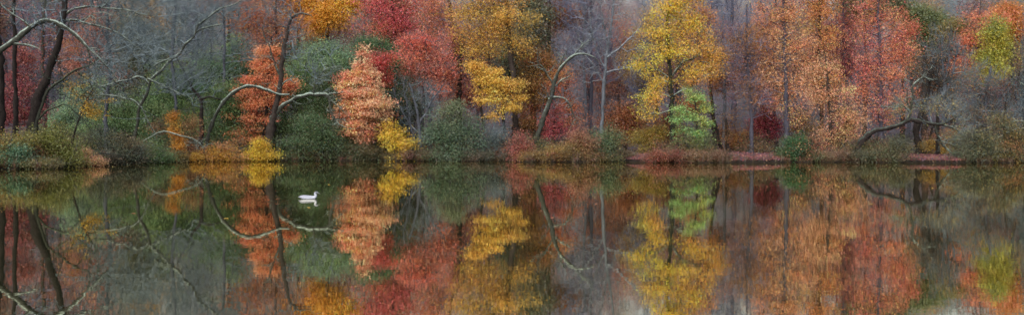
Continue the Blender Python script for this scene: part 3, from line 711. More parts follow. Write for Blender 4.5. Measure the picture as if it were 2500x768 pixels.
tree('bare_shrub_tree', 'bare pale grey many stemmed tree under red orange maple', 'tree', 88,
     [(1027, 382, 6), (1025, 330, 5.5), (1022, 290, 4), (1010, 240, 3), (1000, 200, 1.5)],
     [(1030, 240, 66, 50), (990, 290, 34, 40), (1075, 270, 40, 44)],
     limbs=[[(1024, 310, 4), (1045, 265, 3), (1070, 225, 2), (1090, 195, 1)], [(1024, 330, 3), (1000, 300, 2.6), (975, 260, 1.6), (960, 215, .9)],
            [(1026, 350, 3), (1060, 310, 2.5), (1095, 285, 1.6), (1130, 262, .9)], [(1010, 350, 3), (1003, 300, 2.5), (990, 240, 1.6), (985, 195, .9)]],
     na=150, bark='grey', limbbark='grey', twigbark='twiggrey', twig=(3, .9, .008), rmax=.04, rtwig=.01)
tree('golden_tree', 'tall olive gold tree with stout dark trunk, behind the yellow spray', 'tree', 95,
     [(1256, 378, 11), (1257, 300, 10), (1255, 200, 9.5), (1245, 110, 8.5), (1238, 20, 7), (1235, -90, 3)],
     [(1230, 40, 90, 50), (1190, 90, 66, 50), (1250, 100, 60, 36), (1150, 30, 60, 60), (1240, -50, 110, 60), (1165, 130, 50, 30)],
     limbs=[[(1255, 210, 5), (1235, 190, 4), (1222, 165, 3), (1195, 150, 1.6)]],
     na=400, per=19, sig=.36, size=.25, pal=GOLD + [('#d8b03a', 1, x_right)], bark='brown')
tree('yellow_tree', 'yellow leafy spray reaching right in front of the stout trunk', 'tree', 91,
     [(1180, 378, 6), (1178, 300, 5), (1172, 220, 4), (1165, 150, 2)],
     [(1160, 158, 30, 10), (1185, 178, 38, 9), (1215, 198, 44, 9), (1240, 216, 44, 9), (1190, 222, 34, 9), (1225, 240, 40, 8), (1185, 246, 26, 8), (1235, 264, 40, 7), (1200, 284, 22, 6), (1265, 205, 16, 6), (1170, 200, 20, 10), (1270, 240, 12, 5)],
     na=200, per=20, sig=.25, size=.25, pal=[('#f0bc44', 3), ('#dfaa40', 2), ('#f2cc60', 1.4), ('#c89c40', 1)], bark='dark')
tree('dark_trunk', 'dark upright trunk in shade left of the yellow spray', 'tree', 97,
     [(1120, 376, 8), (1119, 300, 7), (1122, 200, 6.5), (1125, 110, 5)], [(1120, 130, 40, 40)], na=50, bark='dark', twig=(3, .9, .009))
tree('rust_tree', 'rusty orange brown treetop at the top centre', 'tree', 108,
     [(1330, 366, 8), (1335, 220, 7), (1340, 90, 5), (1345, -60, 2)],
     [(1340, 35, 60, 34), (1390, 50, 34, 26), (1310, 60, 50, 50), (1360, -40, 100, 50)], na=220, per=36, sig=.48, size=.3, pal=RUST + [('#c07c34', 1)], bark='brown')
tree('ochre_tree', 'ochre brown lower tree right of the stout golden trunk', 'tree', 99,
     [(1305, 373, 6), (1305, 290, 5), (1308, 200, 3.5), (1312, 110, 2)], [(1305, 150, 40, 46), (1300, 230, 44, 50), (1290, 300, 40, 40), (1350, 190, 34, 40)],
     na=190, per=30, sig=.42, size=.26, pal=[('#9a6c2e', 3), ('#a87a34', 2), ('#80602e', 2), ('#a8583c', 1)], bark='brown')
shrub('green_shrub', 'large round dark grey green shrub at centre bank', 'shrub', 1100, 85.5, [(1095, 300, 52, 40), (1085, 345, 58, 40), (1140, 340, 40, 38), (1110, 268, 30, 20)], [('#56745a', 3), ('#668464', 2), ('#486450', 2), ('#788660', .8)], na=210, per=26, sig=.3, size=.19)
shrub('grey_shrub', 'fine twigged grey bush right of the round green shrub', 'shrub', 1190, 85.5, [(1190, 340, 46, 42), (1225, 365, 30, 26), (1160, 370, 40, 20)], GREYGR, na=190, per=9, sig=.3, size=.15, twig=(5, .9, .008), bark='twiggrey')
shrub('bank_bush', 'low olive brown growth on bank left of round green shrub', 'shrub', 1010, 85.3, [(1005, 378, 46, 12), (960, 383, 36, 9), (1045, 382, 30, 9)], [('#5e5c3c', 3), ('#6c5040', 2), ('#4a5a40', 2), ('#7c4444', .6)], na=70, per=26, sig=.22, size=.16)
shrub('red_shrub', 'small scarlet shrub at the water left of leaning lichen tree', 'shrub', 1268, 84.5, [(1268, 335, 20, 22), (1262, 365, 24, 22), (1275, 385, 22, 10), (1290, 360, 12, 20)], [('#a85850', 3), ('#a05c48', 2), ('#94504c', 1.5), ('#a07848', 1.5)], na=60, per=16, sig=.22, size=.18)
tree('crimson_shrub', 'crimson small tree right behind the leaning lichen trunk', 'tree', 87,
     [(1350, 378, 3.5), (1352, 320, 3), (1355, 270, 1.8)], [(1355, 270, 26, 24), (1345, 310, 26, 28), (1370, 320, 28, 30), (1335, 345, 20, 16)],
     na=70, per=18, sig=.28, size=.21, pal=[('#b83c52', 3), ('#a43848', 2), ('#b85850', 1.4), ('#8c4c4c', 1)], bark='dark')
tree('orange_tree', 'small orange tree behind the crimson small tree', 'tree', 95,
     [(1385, 374, 4), (1388, 300, 3.4), (1392, 240, 2)], [(1390, 255, 34, 22), (1395, 295, 30, 30), (1370, 200, 30, 34)], na=90, per=22, sig=.35, size=.23, pal=[('#b0643a', 3), ('#a8543c', 2), ('#bc7c3c', 1.5)], bark='brown')
tree('leaning_tree', 'lichen grey tree leaning right with drooping broken limbs, centre', 'tree', 85,
     [(1306, 385, 10), (1312, 345, 8.5), (1322, 300, 8), (1336, 262, 7.5), (1344, 235, 7), (1352, 205, 6), (1364, 175, 5.5), (1382, 150, 4.5), (1402, 135, 3.6), (1425, 132, 2.6), (1450, 140, 1.8), (1462, 150, 1)],
     [(1390, 130, 60, 30), (1360, 240, 40, 40)],
     limbs=[[(1340, 243, 4.5), (1360, 236, 3.6), (1380, 242, 3), (1393, 260, 2.5), (1402, 285, 1.8), (1410, 312, 1)],
            [(1350, 208, 3.6), (1340, 185, 3), (1325, 168, 2.4), (1312, 150, 1.4), (1318, 130, .9)],
            [(1400, 136, 2.4), (1416, 118, 1.8), (1440, 98, 1)],
            [(1352, 212, 3), (1372, 196, 2.2), (1390, 190, 1.2)],
            [(1366, 172, 2.6), (1370, 150, 2), (1385, 120, 1.2)],
            [(1340, 244, 2.4), (1335, 220, 1.8), (1322, 205, 1)]],
     na=90, bark='lichen', twigbark='pale', twig=(3, .6, .008), rmax=.03, rtwig=.01)
shrub('ochre_shrub', 'ochre brown grassy bush on bank right of the leaning tree', 'shrub', 1375, 83.5, [(1380, 370, 50, 18), (1340, 380, 40, 10), (1415, 358, 30, 22)], OCHRE + [('#a05a44', .8)], na=110, per=28, sig=.24, size=.17)
shrub('pinkish_shrub', 'tan and pink leaved shrub between leaning tree and green hedge bush', 'shrub', 1420, 84.5, [(1415, 335, 22, 26), (1440, 350, 24, 24)], [('#a87058', 3), ('#9c7c54', 2), ('#8a5c50', 1)], na=60, per=22, sig=.24, size=.17)
shrub('green_shrub', 'grey green bush below the pale grey trunk', 'shrub', 1470, 83.5, [(1465, 350, 36, 34), (1490, 345, 28, 40), (1450, 378, 34, 14)], [('#5e7850', 3), ('#6c805a', 2), ('#4e6448', 2), ('#867c4c', .7)], na=140, per=30, sig=.26, size=.18)

# ================================================================== CENTRE RIGHT
tree('pale_trunk_tree', 'tall pale grey bare tree with smooth ashen trunk, centre right', 'tree', 90,
     [(1467, 380, 6.6), (1470, 310, 5.7), (1473, 240, 5.6), (1478, 170, 5.1), (1486, 110, 4.1), (1494, 50, 3.3), (1500, -10, 2.5), (1508, -80, 1.2)],
     [(1480, 90, 76, 60), (1500, 10, 90, 60), (1440, 170, 50, 40), (1540, 120, 50, 50)],
     limbs=[[(1482, 140, 3.3), (1510, 120, 2.8), (1540, 92, 2.1), (1565, 60, 1.3), (1575, 10, 0.8)],
            [(1478, 165, 2.8), (1460, 130, 2.3), (1445, 80, 1.6), (1440, 20, 1.0)],
            [(1474, 200, 2.6), (1450, 160, 2.1), (1425, 130, 1.5), (1400, 118, 0.8)],
            [(1484, 120, 2.5), (1475, 70, 2.0), (1466, 10, 1.1)],
            [(1477, 180, 2.5), (1510, 170, 2.0), (1545, 165, 1.1)]],
     na=260, bark='pale', twigbark='pale', twig=(3, .9, .008), rmax=.05, rtwig=.01)
tree('bare_tree', 'slim grey bare tree between leaning lichen tree and ashen trunk', 'tree', 100,
     [(1425, 372, 5), (1428, 250, 4.4), (1424, 120, 3.6), (1430, 10, 2)], [(1425, 110, 60, 90), (1400, 20, 60, 60)], na=300, bark='grey', twigbark='twigmauve', twig=(5, 1.0, .009))
tree('rust_tree', 'low spreading brown orange tree right of ashen trunk', 'tree', 92,
     [(1527, 378, 5), (1526, 330, 4.4), (1528, 290, 3.2), (1530, 250, 1.6)],
     [(1525, 275, 52, 32), (1500, 300, 34, 30), (1555, 310, 36, 34), (1525, 335, 40, 20)],
     limbs=[[(1526, 335, 2.8), (1545, 300, 2.2), (1565, 270, 1.2)], [(1526, 340, 2.6), (1505, 305, 2), (1490, 270, 1)]],
     na=190, per=24, sig=.34, size=.22, pal=[('#9c5a34', 3), ('#a8683a', 2), ('#84523a', 2), ('#8c7a38', 1, z_low)], bark='dark')
shrub('olive_shrub', 'olive yellow bush in shade left of the yellow tree trunk', 'shrub', 1585, 88, [(1580, 345, 40, 28), (1605, 330, 26, 30)], [('#94842e', 3), ('#a8882e', 2), ('#7c6e30', 1.5), ('#a06434', 1)], na=110, per=28, sig=.28, size=.19)
tree('yellow_tree', 'tall bright yellow tree with dark trunk, right of centre', 'tree', 86.5,
     [(1643, 384, 10), (1643, 330, 8), (1641, 280, 7.5), (1638, 230, 6.8), (1635, 180, 6), (1632, 130, 4.8), (1628, 70, 3.6), (1634, 10, 2.4), (1640, -40, 1.2)],
     [(1630, 30, 48, 40), (1597, 95, 46, 48), (1680, 60, 52, 52), (1574, 165, 32, 32), (1640, 130, 60, 40), (1710, 110, 50, 48), (1640, -10, 46, 30), (1690, 0, 34, 30),
      (1590, 235, 34, 24), (1585, 275, 30, 24), (1745, 165, 36, 34), (1560, 140, 16, 12), (1760, 130, 16, 16), (1610, 200, 30, 20), (1680, 190, 44, 34)],
     limbs=[[(1637, 188, 4.5), (1655, 168, 3.8), (1672, 152, 3.6), (1690, 143, 2.8), (1708, 128, 2), (1716, 105, 1.1)],
            [(1639, 200, 3.8), (1620, 180, 3.2), (1595, 165, 2.8), (1568, 152, 2), (1552, 140, 1)],
            [(1660, 163, 2.6), (1655, 145, 2.4), (1665, 132, 1.6), (1690, 120, 1)],
            [(1641, 235, 3.4), (1665, 222, 2.6), (1690, 216, 1.6)],
            [(1633, 150, 3), (1612, 120, 2.2), (1600, 80, 1.2)]],
     na=540, per=14, sig=.27, size=.22, pal=[('#fcc428', 4, x_left), ('#f2b024', 1.6), ('#fccc3c', 1.8, x_left), ('#e8a840', 2.4, x_right), ('#d49048', 1.6, x_right)], bark='mossy', limbbark='lichen', shell=2.0, gain=1.1)
tree('orange_tree', 'dull orange tree filling in right behind the yellow tree', 'tree', 94,
     [(1745, 378, 6), (1740, 280, 5), (1730, 160, 4), (1715, 60, 2)],
     [(1735, 150, 44, 50), (1705, 60, 40, 50), (1755, 200, 34, 34), (1690, 260, 40, 30)], na=230, per=20, sig=.4, size=.25,
     pal=[('#c8883a', 3), ('#b8763a', 2), ('#a8683e', 1.6), ('#d0a03c', 1)], bark='brown', twig=(2, .8, .009))
tree('green_tree', 'small fresh green tree beside the yellow tree trunk', 'tree', 84,
     [(1703, 386, 4.5), (1704, 345, 4.2), (1700, 300, 3.2), (1696, 232, 1.4)],
     [(1662, 264, 22, 10), (1700, 238, 26, 11), (1724, 262, 16, 12), (1652, 292, 18, 10), (1690, 285, 26, 10), (1724, 302, 18, 14), (1668, 318, 24, 9), (1708, 330, 22, 10), (1662, 346, 16, 8), (1692, 352, 20, 8), (1684, 222, 12, 8)],
     na=130, per=20, sig=.2, size=.2, pal=GREEN, bark='dark', mat=LEAF)
tree('rust_tree', 'rust brown bush tree behind the yellow tree trunk low', 'tree', 90, [(1625, 378, 4), (1628, 320, 3), (1632, 280, 1.6)], [(1625, 300, 26, 30), (1650, 330, 26, 26), (1620, 345, 30, 18)],
     na=90, per=22, sig=.3, size=.2, pal=[('#8c5240', 3), ('#9c6034', 2), ('#a87c34', 1)], bark='dark')
tree('pale_trunk_tree', 'thin pale grey trunk right of the small green tree', 'tree', 92,
     [(1767, 378, 5), (1768, 310, 4.6), (1770, 220, 4), (1762, 120, 3), (1765, 20, 1.6)], [(1770, 200, 46, 60), (1765, 90, 50, 60), (1790, 290, 36, 34)],
     na=230, per=6, sig=.4, size=.2, pal=[('#9c6858', 3), ('#b08048', 2), ('#84586a', 1)], bark='pale', twigbark='twigmauve', twig=(4, .9, .008))
tree('dark_trunk', 'dark leaning stump trunk behind the thin pale grey trunk', 'tree', 90, [(1765, 384, 5), (1756, 340, 4.4), (1745, 295, 3.2), (1738, 260, 1.6)], [(1745, 270, 24, 24)], na=24, bark='dark', twig=(2, .6, .009))
tree('vine_covered_trunk', 'short dark vine clad trunk right of thin pale trunk', 'tree', 85.5, [(1780, 388, 7), (1777, 360, 6.5), (1775, 325, 5), (1773, 290, 3)], [(1776, 340, 9, 36)],
     na=36, per=10, sig=.14, size=.15, pal=[('#a06a3c', 3), ('#6c5a34', 2), ('#8a4a34', 1)], bark='dark')
tree('bare_tree', 'dark trunk with flared base and dull leaves beside leaf covered path', 'tree', 85.5,
     [(1833, 386, 9), (1834, 355, 6), (1834, 310, 5.8), (1832, 250, 5), (1826, 180, 4.4), (1822, 100, 3.4), (1825, 10, 2)],
     [(1815, 190, 44, 70), (1840, 110, 46, 70), (1800, 100, 40, 60), (1845, 250, 34, 40)],
     na=360, per=7, sig=.4, size=.2, pal=[('#a0703e', 3), ('#8c5a4a', 2), ('#7a4e62', 1.6)], bark='mauve', twigbark='twigmauve', twig=(4, .9, .008), flare=1.3)
tree('bare_tree', 'tall mauve grey bare tree left of the giant salmon tree', 'tree', 104,
     [(1790, 368, 7), (1792, 220, 6), (1786, 80, 5), (1790, -60, 2.5)], [(1785, 90, 60, 100), (1760, 10, 60, 60)], na=420, bark='mauve', twigbark='twigmauve', twig=(5, 1.1, .0095))
shrub('golden_bush', 'low golden orange bush behind the leaf covered path', 'shrub', 1810, 96, [(1815, 350, 44, 24), (1780, 330, 34, 30), (1840, 330, 30, 26)], [('#d09838', 3), ('#c07c3c', 2), ('#b89048', 1.4), ('#94603e', 1)], na=110, per=26, sig=.3, size=.2)
tree('magenta_shrub', 'magenta red small tree beneath the giant salmon tree', 'tree', 89,
     [(1868, 382, 4), (1868, 340, 3.6), (1870, 300, 2)], [(1868, 290, 34, 24), (1850, 310, 26, 22), (1890, 315, 24, 24), (1865, 335, 30, 16)],
     na=130, per=24, sig=.28, size=.19, pal=[('#a83c56', 3), ('#983850', 2), ('#b85a54', 1.5), ('#7e4450', 1)], bark='dark')
tree('thin_trunk', 'thin dark trunk first right of the flared base trunk', 'tree', 89, [(1863, 384, 3.4), (1862, 340, 3), (1864, 280, 2)], [(1864, 300, 20, 30)], na=16, bark='dark', twig=(2, .6, .009))
tree('thin_trunk', 'thin grey brown trunk left of black stump by evergreen bush', 'tree', 88.5, [(1875, 384, 4.6), (1876, 345, 4), (1878, 290, 3)], [(1878, 300, 24, 30)], na=16, bark='brown', twig=(2, .6, .009))
tree('tree_stump', 'broad black stump left of the dark evergreen bush', 'stump', 87.5, [(1896, 386, 7.5), (1897, 366, 6.6), (1898, 345, 6)], [(1898, 335, 8, 8)], na=6, bark='dark', twig=(2, .4, .01))
tree('salmon_tree', 'giant salmon orange tree with straight trunk on right bank', 'tree', 86,
     [(1918, 388, 9), (1919, 330, 7.5), (1919, 250, 6.8), (1918, 170, 6), (1914, 80, 4.6), (1912, 0, 3.4), (1912, -80, 1.6)],
     [(1880, 30, 50, 46), (1930, 40, 46, 60), (1880, 110, 44, 50), (1940, 120, 44, 60), (1880, 190, 40, 44), (1935, 210, 46, 50), (1890, 250, 40, 36), (1860, 70, 34, 40), (1900, -40, 90, 40), (1945, 280, 34, 40)],
     na=600, per=13, sig=.30, size=.22, pal=[('#ee9c62', 3, z_top), ('#eeaa76', 2.4), ('#eca680', 2.6, z_low), ('#e28664', 1.6), ('#e4bc70', 1)], bark='mauve', shell=2.0, gain=1.1, back=.5)
tree('golden_tree', 'gold and orange tall tree right of the giant salmon tree', 'tree', 90,
     [(2008, 382, 7), (2006, 280, 6), (2002, 150, 5), (2000, 30, 3.4), (1998, -70, 1.6)],
     [(1985, 40, 40, 60), (2005, 110, 46, 50), (1990, 180, 44, 50), (2010, -20, 50, 50), (2030, 200, 36, 36)],
     na=400, per=13, sig=.32, size=.22, pal=[('#e49c50', 3), ('#dc8450', 2), ('#e6b458', 1.8), ('#d07450', 1, z_top)], bark='brown', gain=1.1, back=.4)
tree('peach_tree', 'peach pink lower tree with small leaves over the water', 'tree', 83,
     [(2030, 386, 6), (2030, 330, 5.2), (2026, 260, 4.4), (2020, 180, 3), (2015, 130, 1.5)],
     [(2010, 180, 40, 34), (2035, 235, 52, 34), (2050, 285, 56, 36), (2035, 330, 58, 30), (2075, 310, 34, 30), (2040, 360, 48, 16), (1990, 240, 26, 34)],
     na=520, per=12, sig=.27, size=.19, pal=[('#eaa880', 3), ('#e09472', 2), ('#ecbc78', 1.8), ('#cc8478', 1)], bark='brown', shell=1.9, gain=1.12, back=.4)
shrub('evergreen_bush', 'glossy dark evergreen bush at the water under peach tree', 'shrub', 1938, 82.5, [(1938, 365, 34, 26), (1925, 380, 26, 14), (1955, 345, 22, 18)], [('#2e5a34', 3), ('#26502c', 2), ('#426c40', 1.2)], na=120, per=38, sig=.22, size=.17, mat=NEEDLE)
shrub('olive_shrub', 'olive gold sparse bush behind evergreen bush and salmon trunk', 'shrub', 1965, 88, [(1965, 310, 30, 40), (1950, 350, 30, 26)], [('#9c8438', 3), ('#8a7434', 2), ('#b08a48', 1.5)], na=80, per=20, sig=.3, size=.19)

# ================================================================== RIGHT
tree('red_tree', 'tall red orange tree right of the gold and peach trees', 'tree', 89,
     [(2150, 382, 8), (2150, 300, 7), (2148, 200, 6.4), (2146, 100, 5), (2144, 10, 3.4), (2142, -60, 1.6)],
     [(2140, 40, 50, 46), (2110, 90, 40, 50), (2165, 95, 46, 50), (2190, 140, 36, 46), (2120, 160, 46, 50), (2165, 190, 50, 50), (2110, 230, 40, 44), (2190, 240, 40, 46), (2150, 280, 56, 34), (2130, -20, 60, 40)],
     na=580, per=13, sig=.32, size=.22, pal=[('#de805e', 3), ('#e49860', 2.2), ('#d27066', 2), ('#c4706e', 1.2), ('#e4b460', 1.4, x_right)], bark='mauve', shell=2.0, gain=1.08, back=.4)
tree('red_tree', 'small crimson pointed top on right side of tall red tree', 'tree', 95, [(2203, 378, 5), (2205, 200, 4), (2203, 60, 2)], [(2203, 30, 10, 20), (2210, 75, 24, 30), (2228, 72, 14, 20), (2195, 110, 24, 24)], na=60, per=16, sig=.3, size=.24, pal=[('#cc5858', 2), ('#d67650', 2), ('#c87250', 1)], bark='brown')
tree('mauve_red_tree', 'dusky purple red sparse tree behind the gold tree', 'tree', 99,
     [(2062, 375, 6), (2064, 240, 5), (2060, 100, 4), (2058, -20, 2)], [(2065, 60, 36, 60), (2070, 150, 34, 50), (2050, -20, 50, 50)], na=200, per=24, sig=.42, size=.25, pal=[('#9c4a4a', 3), ('#ac5a48', 2), ('#844a54', 1.5)], bark='mauve', twig=(2, .8, .009))
tree('leaning_tree', 'dark mossy trunk lying low toward right with lichen limbs', 'tree', 81,
     [(2085, 372, 9.5), (2098, 354, 9), (2112, 338, 8), (2130, 324, 7.6), (2150, 317, 7), (2172, 308, 7), (2200, 302, 6.4), (2222, 293, 6.6), (2240, 296, 6), (2262, 301, 5.4), (2290, 305, 4.6), (2310, 300, 3), (2335, 285, 1.8), (2380, 262, .9)],
     [(2300, 270, 60, 40), (2340, 330, 50, 30), (2200, 260, 46, 30)],
     limbs=[[(2212, 297, 5), (2220, 280, 4.4), (2228, 245, 4), (2232, 210, 3.2), (2248, 192, 2.4), (2262, 175, 1.2)],
            [(2222, 272, 3), (2205, 255, 2.4), (2180, 262, 2), (2145, 260, 1.2)],
            [(2232, 212, 2.2), (2222, 195, 1.6), (2215, 180, .9)],
            [(2225, 262, 2.6), (2214, 245, 2), (2218, 228, 1.2)],
            [(2284, 306, 4.5), (2290, 330, 3.6), (2300, 350, 2.8), (2320, 370, 2.2), (2338, 388, 1.2)],
            [(2300, 350, 2), (2325, 372, 1.8), (2365, 363, 1)],
            [(2300, 304, 3.2), (2330, 314, 2.6), (2355, 330, 2), (2385, 345, 1.1)],
            [(2320, 310, 2), (2350, 312, 1.5), (2370, 325, .9)]],
     na=240, per=3, sig=.3, size=.16, pal=[('#b8a060', 2), ('#8c8a54', 2)], bark='dark', limbbark='lichen', twigbark='twiggrey', twig=(3, .8, .008), rmax=.03, rtwig=.01, flare=1.1)
tree('dark_trunk', 'broken dark twisted trunk behind the low mossy trunk', 'tree', 86, [(2245, 388, 12), (2242, 355, 10), (2238, 320, 9), (2248, 280, 7), (2262, 245, 6), (2270, 200, 4)], [(2270, 190, 30, 40)], na=50, bark='dark', twig=(3, .8, .009))
tree('thin_trunk', 'straight dark trunk under the hanging lichen limbs at right', 'tree', 84, [(2288, 388, 5), (2288, 350, 4.6), (2289, 300, 4), (2292, 200, 3)], [(2294, 190, 40, 40)], na=60, bark='dark', twig=(3, .9, .009))
tree('thin_trunk', 'slanting dark stem left of the straight dark trunk, right bank', 'tree', 86, [(2262, 386, 4), (2268, 350, 3.4), (2276, 310, 2.4)], [(2276, 320, 16, 16)], na=10, bark='dark', twig=(2, .6, .009))
tree('bare_tree', 'vase shaped grey bare tree above the low mossy trunk', 'tree', 92,
     [(2303, 380, 7), (2304, 290, 6), (2305, 220, 5), (2302, 160, 3.6), (2300, 90, 1.6)],
     [(2305, 130, 50, 60), (2340, 200, 56, 60), (2270, 180, 40, 60), (2310, 240, 60, 40)],
     limbs=[[(2305, 240, 3.4), (2325, 180, 2.6), (2340, 110, 1.2)], [(2304, 240, 3.2), (2285, 180, 2.4), (2272, 110, 1.1)], [(2305, 200, 2.8), (2315, 140, 2), (2318, 85, 1)]],
     na=560, per=2, sig=.3, size=.16, pal=[('#b88a50', 2), ('#94605a', 1)], bark='grey', twigbark='twiggrey', twig=(4, .95, .0085), rtwig=.01)
tree('bare_tree', 'grey mauve bare tree low on the far right bank', 'tree', 88,
     [(2405, 382, 6), (2404, 310, 5), (2410, 230, 4), (2420, 160, 2)], [(2410, 220, 66, 56), (2370, 290, 60, 40), (2450, 280, 50, 50)],
     na=480, per=4, sig=.36, size=.17, pal=[('#94805a', 2), ('#8a5a58', 1.5), ('#a8703c', 1)], bark='grey', twigbark='twiggrey', twig=(4, .95, .0085))
tree('bare_tree', 'dark bare tree at the right edge with lichen limb reaching left', 'tree', 82,
     [(2512, 388, 9), (2510, 330, 8), (2514, 240, 7), (2510, 130, 5), (2516, 0, 3)], [(2505, 240, 34, 70), (2515, 110, 30, 60)],
     limbs=[[(2512, 312, 4), (2480, 314, 3.2), (2450, 328, 2.4), (2420, 348, 1.2)], [(2510, 300, 3), (2480, 295, 2.2), (2455, 308, 1.2)], [(2512, 215, 3), (2490, 200, 2.2), (2468, 185, 1.2)]],
     na=330, bark='dark', limbbark='lichen', twigbark='twiggrey', twig=(4, .9, .0085))
tree('thin_trunk', 'straight dark trunk near right edge rising from green thicket', 'tree', 81.5, [(2455, 392, 4.6), (2454, 360, 4), (2452, 310, 3), (2456, 250, 2)], [(2456, 260, 20, 30)], na=20, bark='dark', twig=(2, .7, .009))
tree('yellow_green_tree', 'rounded lime yellow tree high on the right', 'tree', 98,
     [(2428, 368, 7), (2428, 250, 6), (2428, 150, 4), (2430, 60, 1.6)], [(2432, 62, 16, 24), (2422, 100, 30, 30), (2414, 140, 26, 20), (2444, 120, 22, 30), (2425, 170, 30, 30), (2440, 85, 14, 20), (2400, 190, 24, 24)],
     na=120, per=34, sig=.4, size=.28, pal=[('#b4ae34', 3), ('#9ca038', 2), ('#ccba38', 1.5), ('#808c40', 1)], bark='brown')
tree('orange_tree', 'orange tree left of and behind the lime yellow tree', 'tree', 101,
     [(2390, 366, 7), (2390, 220, 6), (2392, 80, 3)], [(2398, 45, 30, 30), (2370, 105, 30, 46), (2405, 90, 34, 40), (2375, 170, 36, 50), (2440, 40, 30, 30), (2350, 180, 26, 40)], na=120, per=18, sig=.45, size=.3, pal=[('#de8458', 3), ('#d07054', 2), ('#e09c58', 1.6)], bark='brown')
tree('golden_tree', 'amber tree right of and behind the lime yellow tree', 'tree', 103,
     [(2475, 366, 6), (2472, 220, 5), (2470, 60, 3)], [(2470, 50, 26, 34), (2480, 80, 20, 34), (2455, 30, 20, 20)], na=90, per=34, sig=.45, size=.3, pal=[('#cc8636', 3), ('#c0703c', 2), ('#d89c3c', 1)], bark='brown')
tree('olive_tree', 'dull green rounded tree in haze right of tall red tree', 'tree', 109,
     [(2255, 355, 7), (2258, 200, 6), (2258, 60, 3)], [(2258, 55, 40, 34), (2235, 40, 26, 22), (2285, 75, 24, 24), (2250, 95, 46, 24)], na=150, per=48, sig=.5, size=.34, pal=[('#6e7a44', 3), ('#5c6c46', 2), ('#84844a', 1)], bark='brown')
tree('olive_tree', 'olive brown rounded tree right of dull green hazy tree', 'tree', 107,
     [(2325, 356, 6), (2326, 220, 5), (2326, 90, 3)], [(2325, 75, 32, 20), (2320, 100, 34, 26)], na=90, per=44, sig=.5, size=.32, pal=[('#8a7c40', 3), ('#7c6c40', 2), ('#6c7048', 1)], bark='brown')
tree('olive_tree', 'dark green shaded treetop at the top right of tall red tree', 'tree', 110,
     [(2110, 350, 6), (2112, 180, 5), (2110, 0, 3)], [(2095, 20, 50, 40), (2170, 10, 40, 40)], na=150, per=44, sig=.6, size=.36, pal=[('#566a50', 3), ('#6c7448', 2), ('#847a48', 1)], bark='brown')
shrub('green_shrub', 'dark green thicket on bank left of the broken dark trunk', 'shrub', 2160, 81.5, [(2155, 372, 28, 18), (2190, 360, 34, 24), (2120, 378, 26, 12)], [('#4e5a40', 3), ('#5c6444', 2), ('#7c6c44', 1.4), ('#3e4836', 1.5)], na=90, per=18, sig=.28, size=.17)
shrub('green_shrub', 'grey green thicket overhanging water near the right edge', 'shrub', 2385, 79.5, [(2385, 345, 50, 30), (2350, 376, 30, 10), (2420, 368, 34, 18)], [('#56654e', 3), ('#667056', 2), ('#485640', 2), ('#948850', .9)], na=150, per=16, sig=.28, size=.16, twig=(2, .6, .008))
shrub('olive_shrub', 'olive gold leaved bush at the right edge of the bank', 'shrub', 2475, 81, [(2470, 350, 34, 40), (2495, 330, 34, 40), (2440, 300, 30, 26)], [('#6c6a44', 3), ('#94803e', 2), ('#566048', 2), ('#a06a3e', 1)], na=140, per=18, sig=.3, size=.17, twig=(2, .6, .008))
shrub('golden_bush', 'small golden yellow bush between dark trunks on right bank', 'shrub', 2268, 85, [(2270, 360, 18, 20), (2300, 368, 16, 14)], [('#b8942e', 3), ('#a88434', 2), ('#8a7438', 1)], na=40, per=20, sig=.22, size=.17)
shrub('russet_shrub', 'russet bush behind the hanging lichen limbs, right bank', 'shrub', 2330, 88, [(2330, 325, 30, 26), (2290, 340, 30, 26)], [('#9c6448', 3), ('#a87c48', 2), ('#7c5a4a', 1.5)], na=80, per=18, sig=.3, size=.18)
shrub('golden_bush', 'low mustard bush at the water before right edge trunk', 'shrub', 2430, 79.5, [(2428, 384, 26, 9)], [('#94842e', 3), ('#7c7236', 2), ('#a88c34', 1)], na=30, per=24, sig=.18, size=.15)
shrub('green_shrub', 'small light green bush at foot of the small green tree', 'shrub', 1722, 84.5, [(1722, 372, 24, 14)], [('#5c8450', 3), ('#6c7c4c', 2), ('#8a6a48', .8)], na=40, per=24, sig=.2, size=.17)
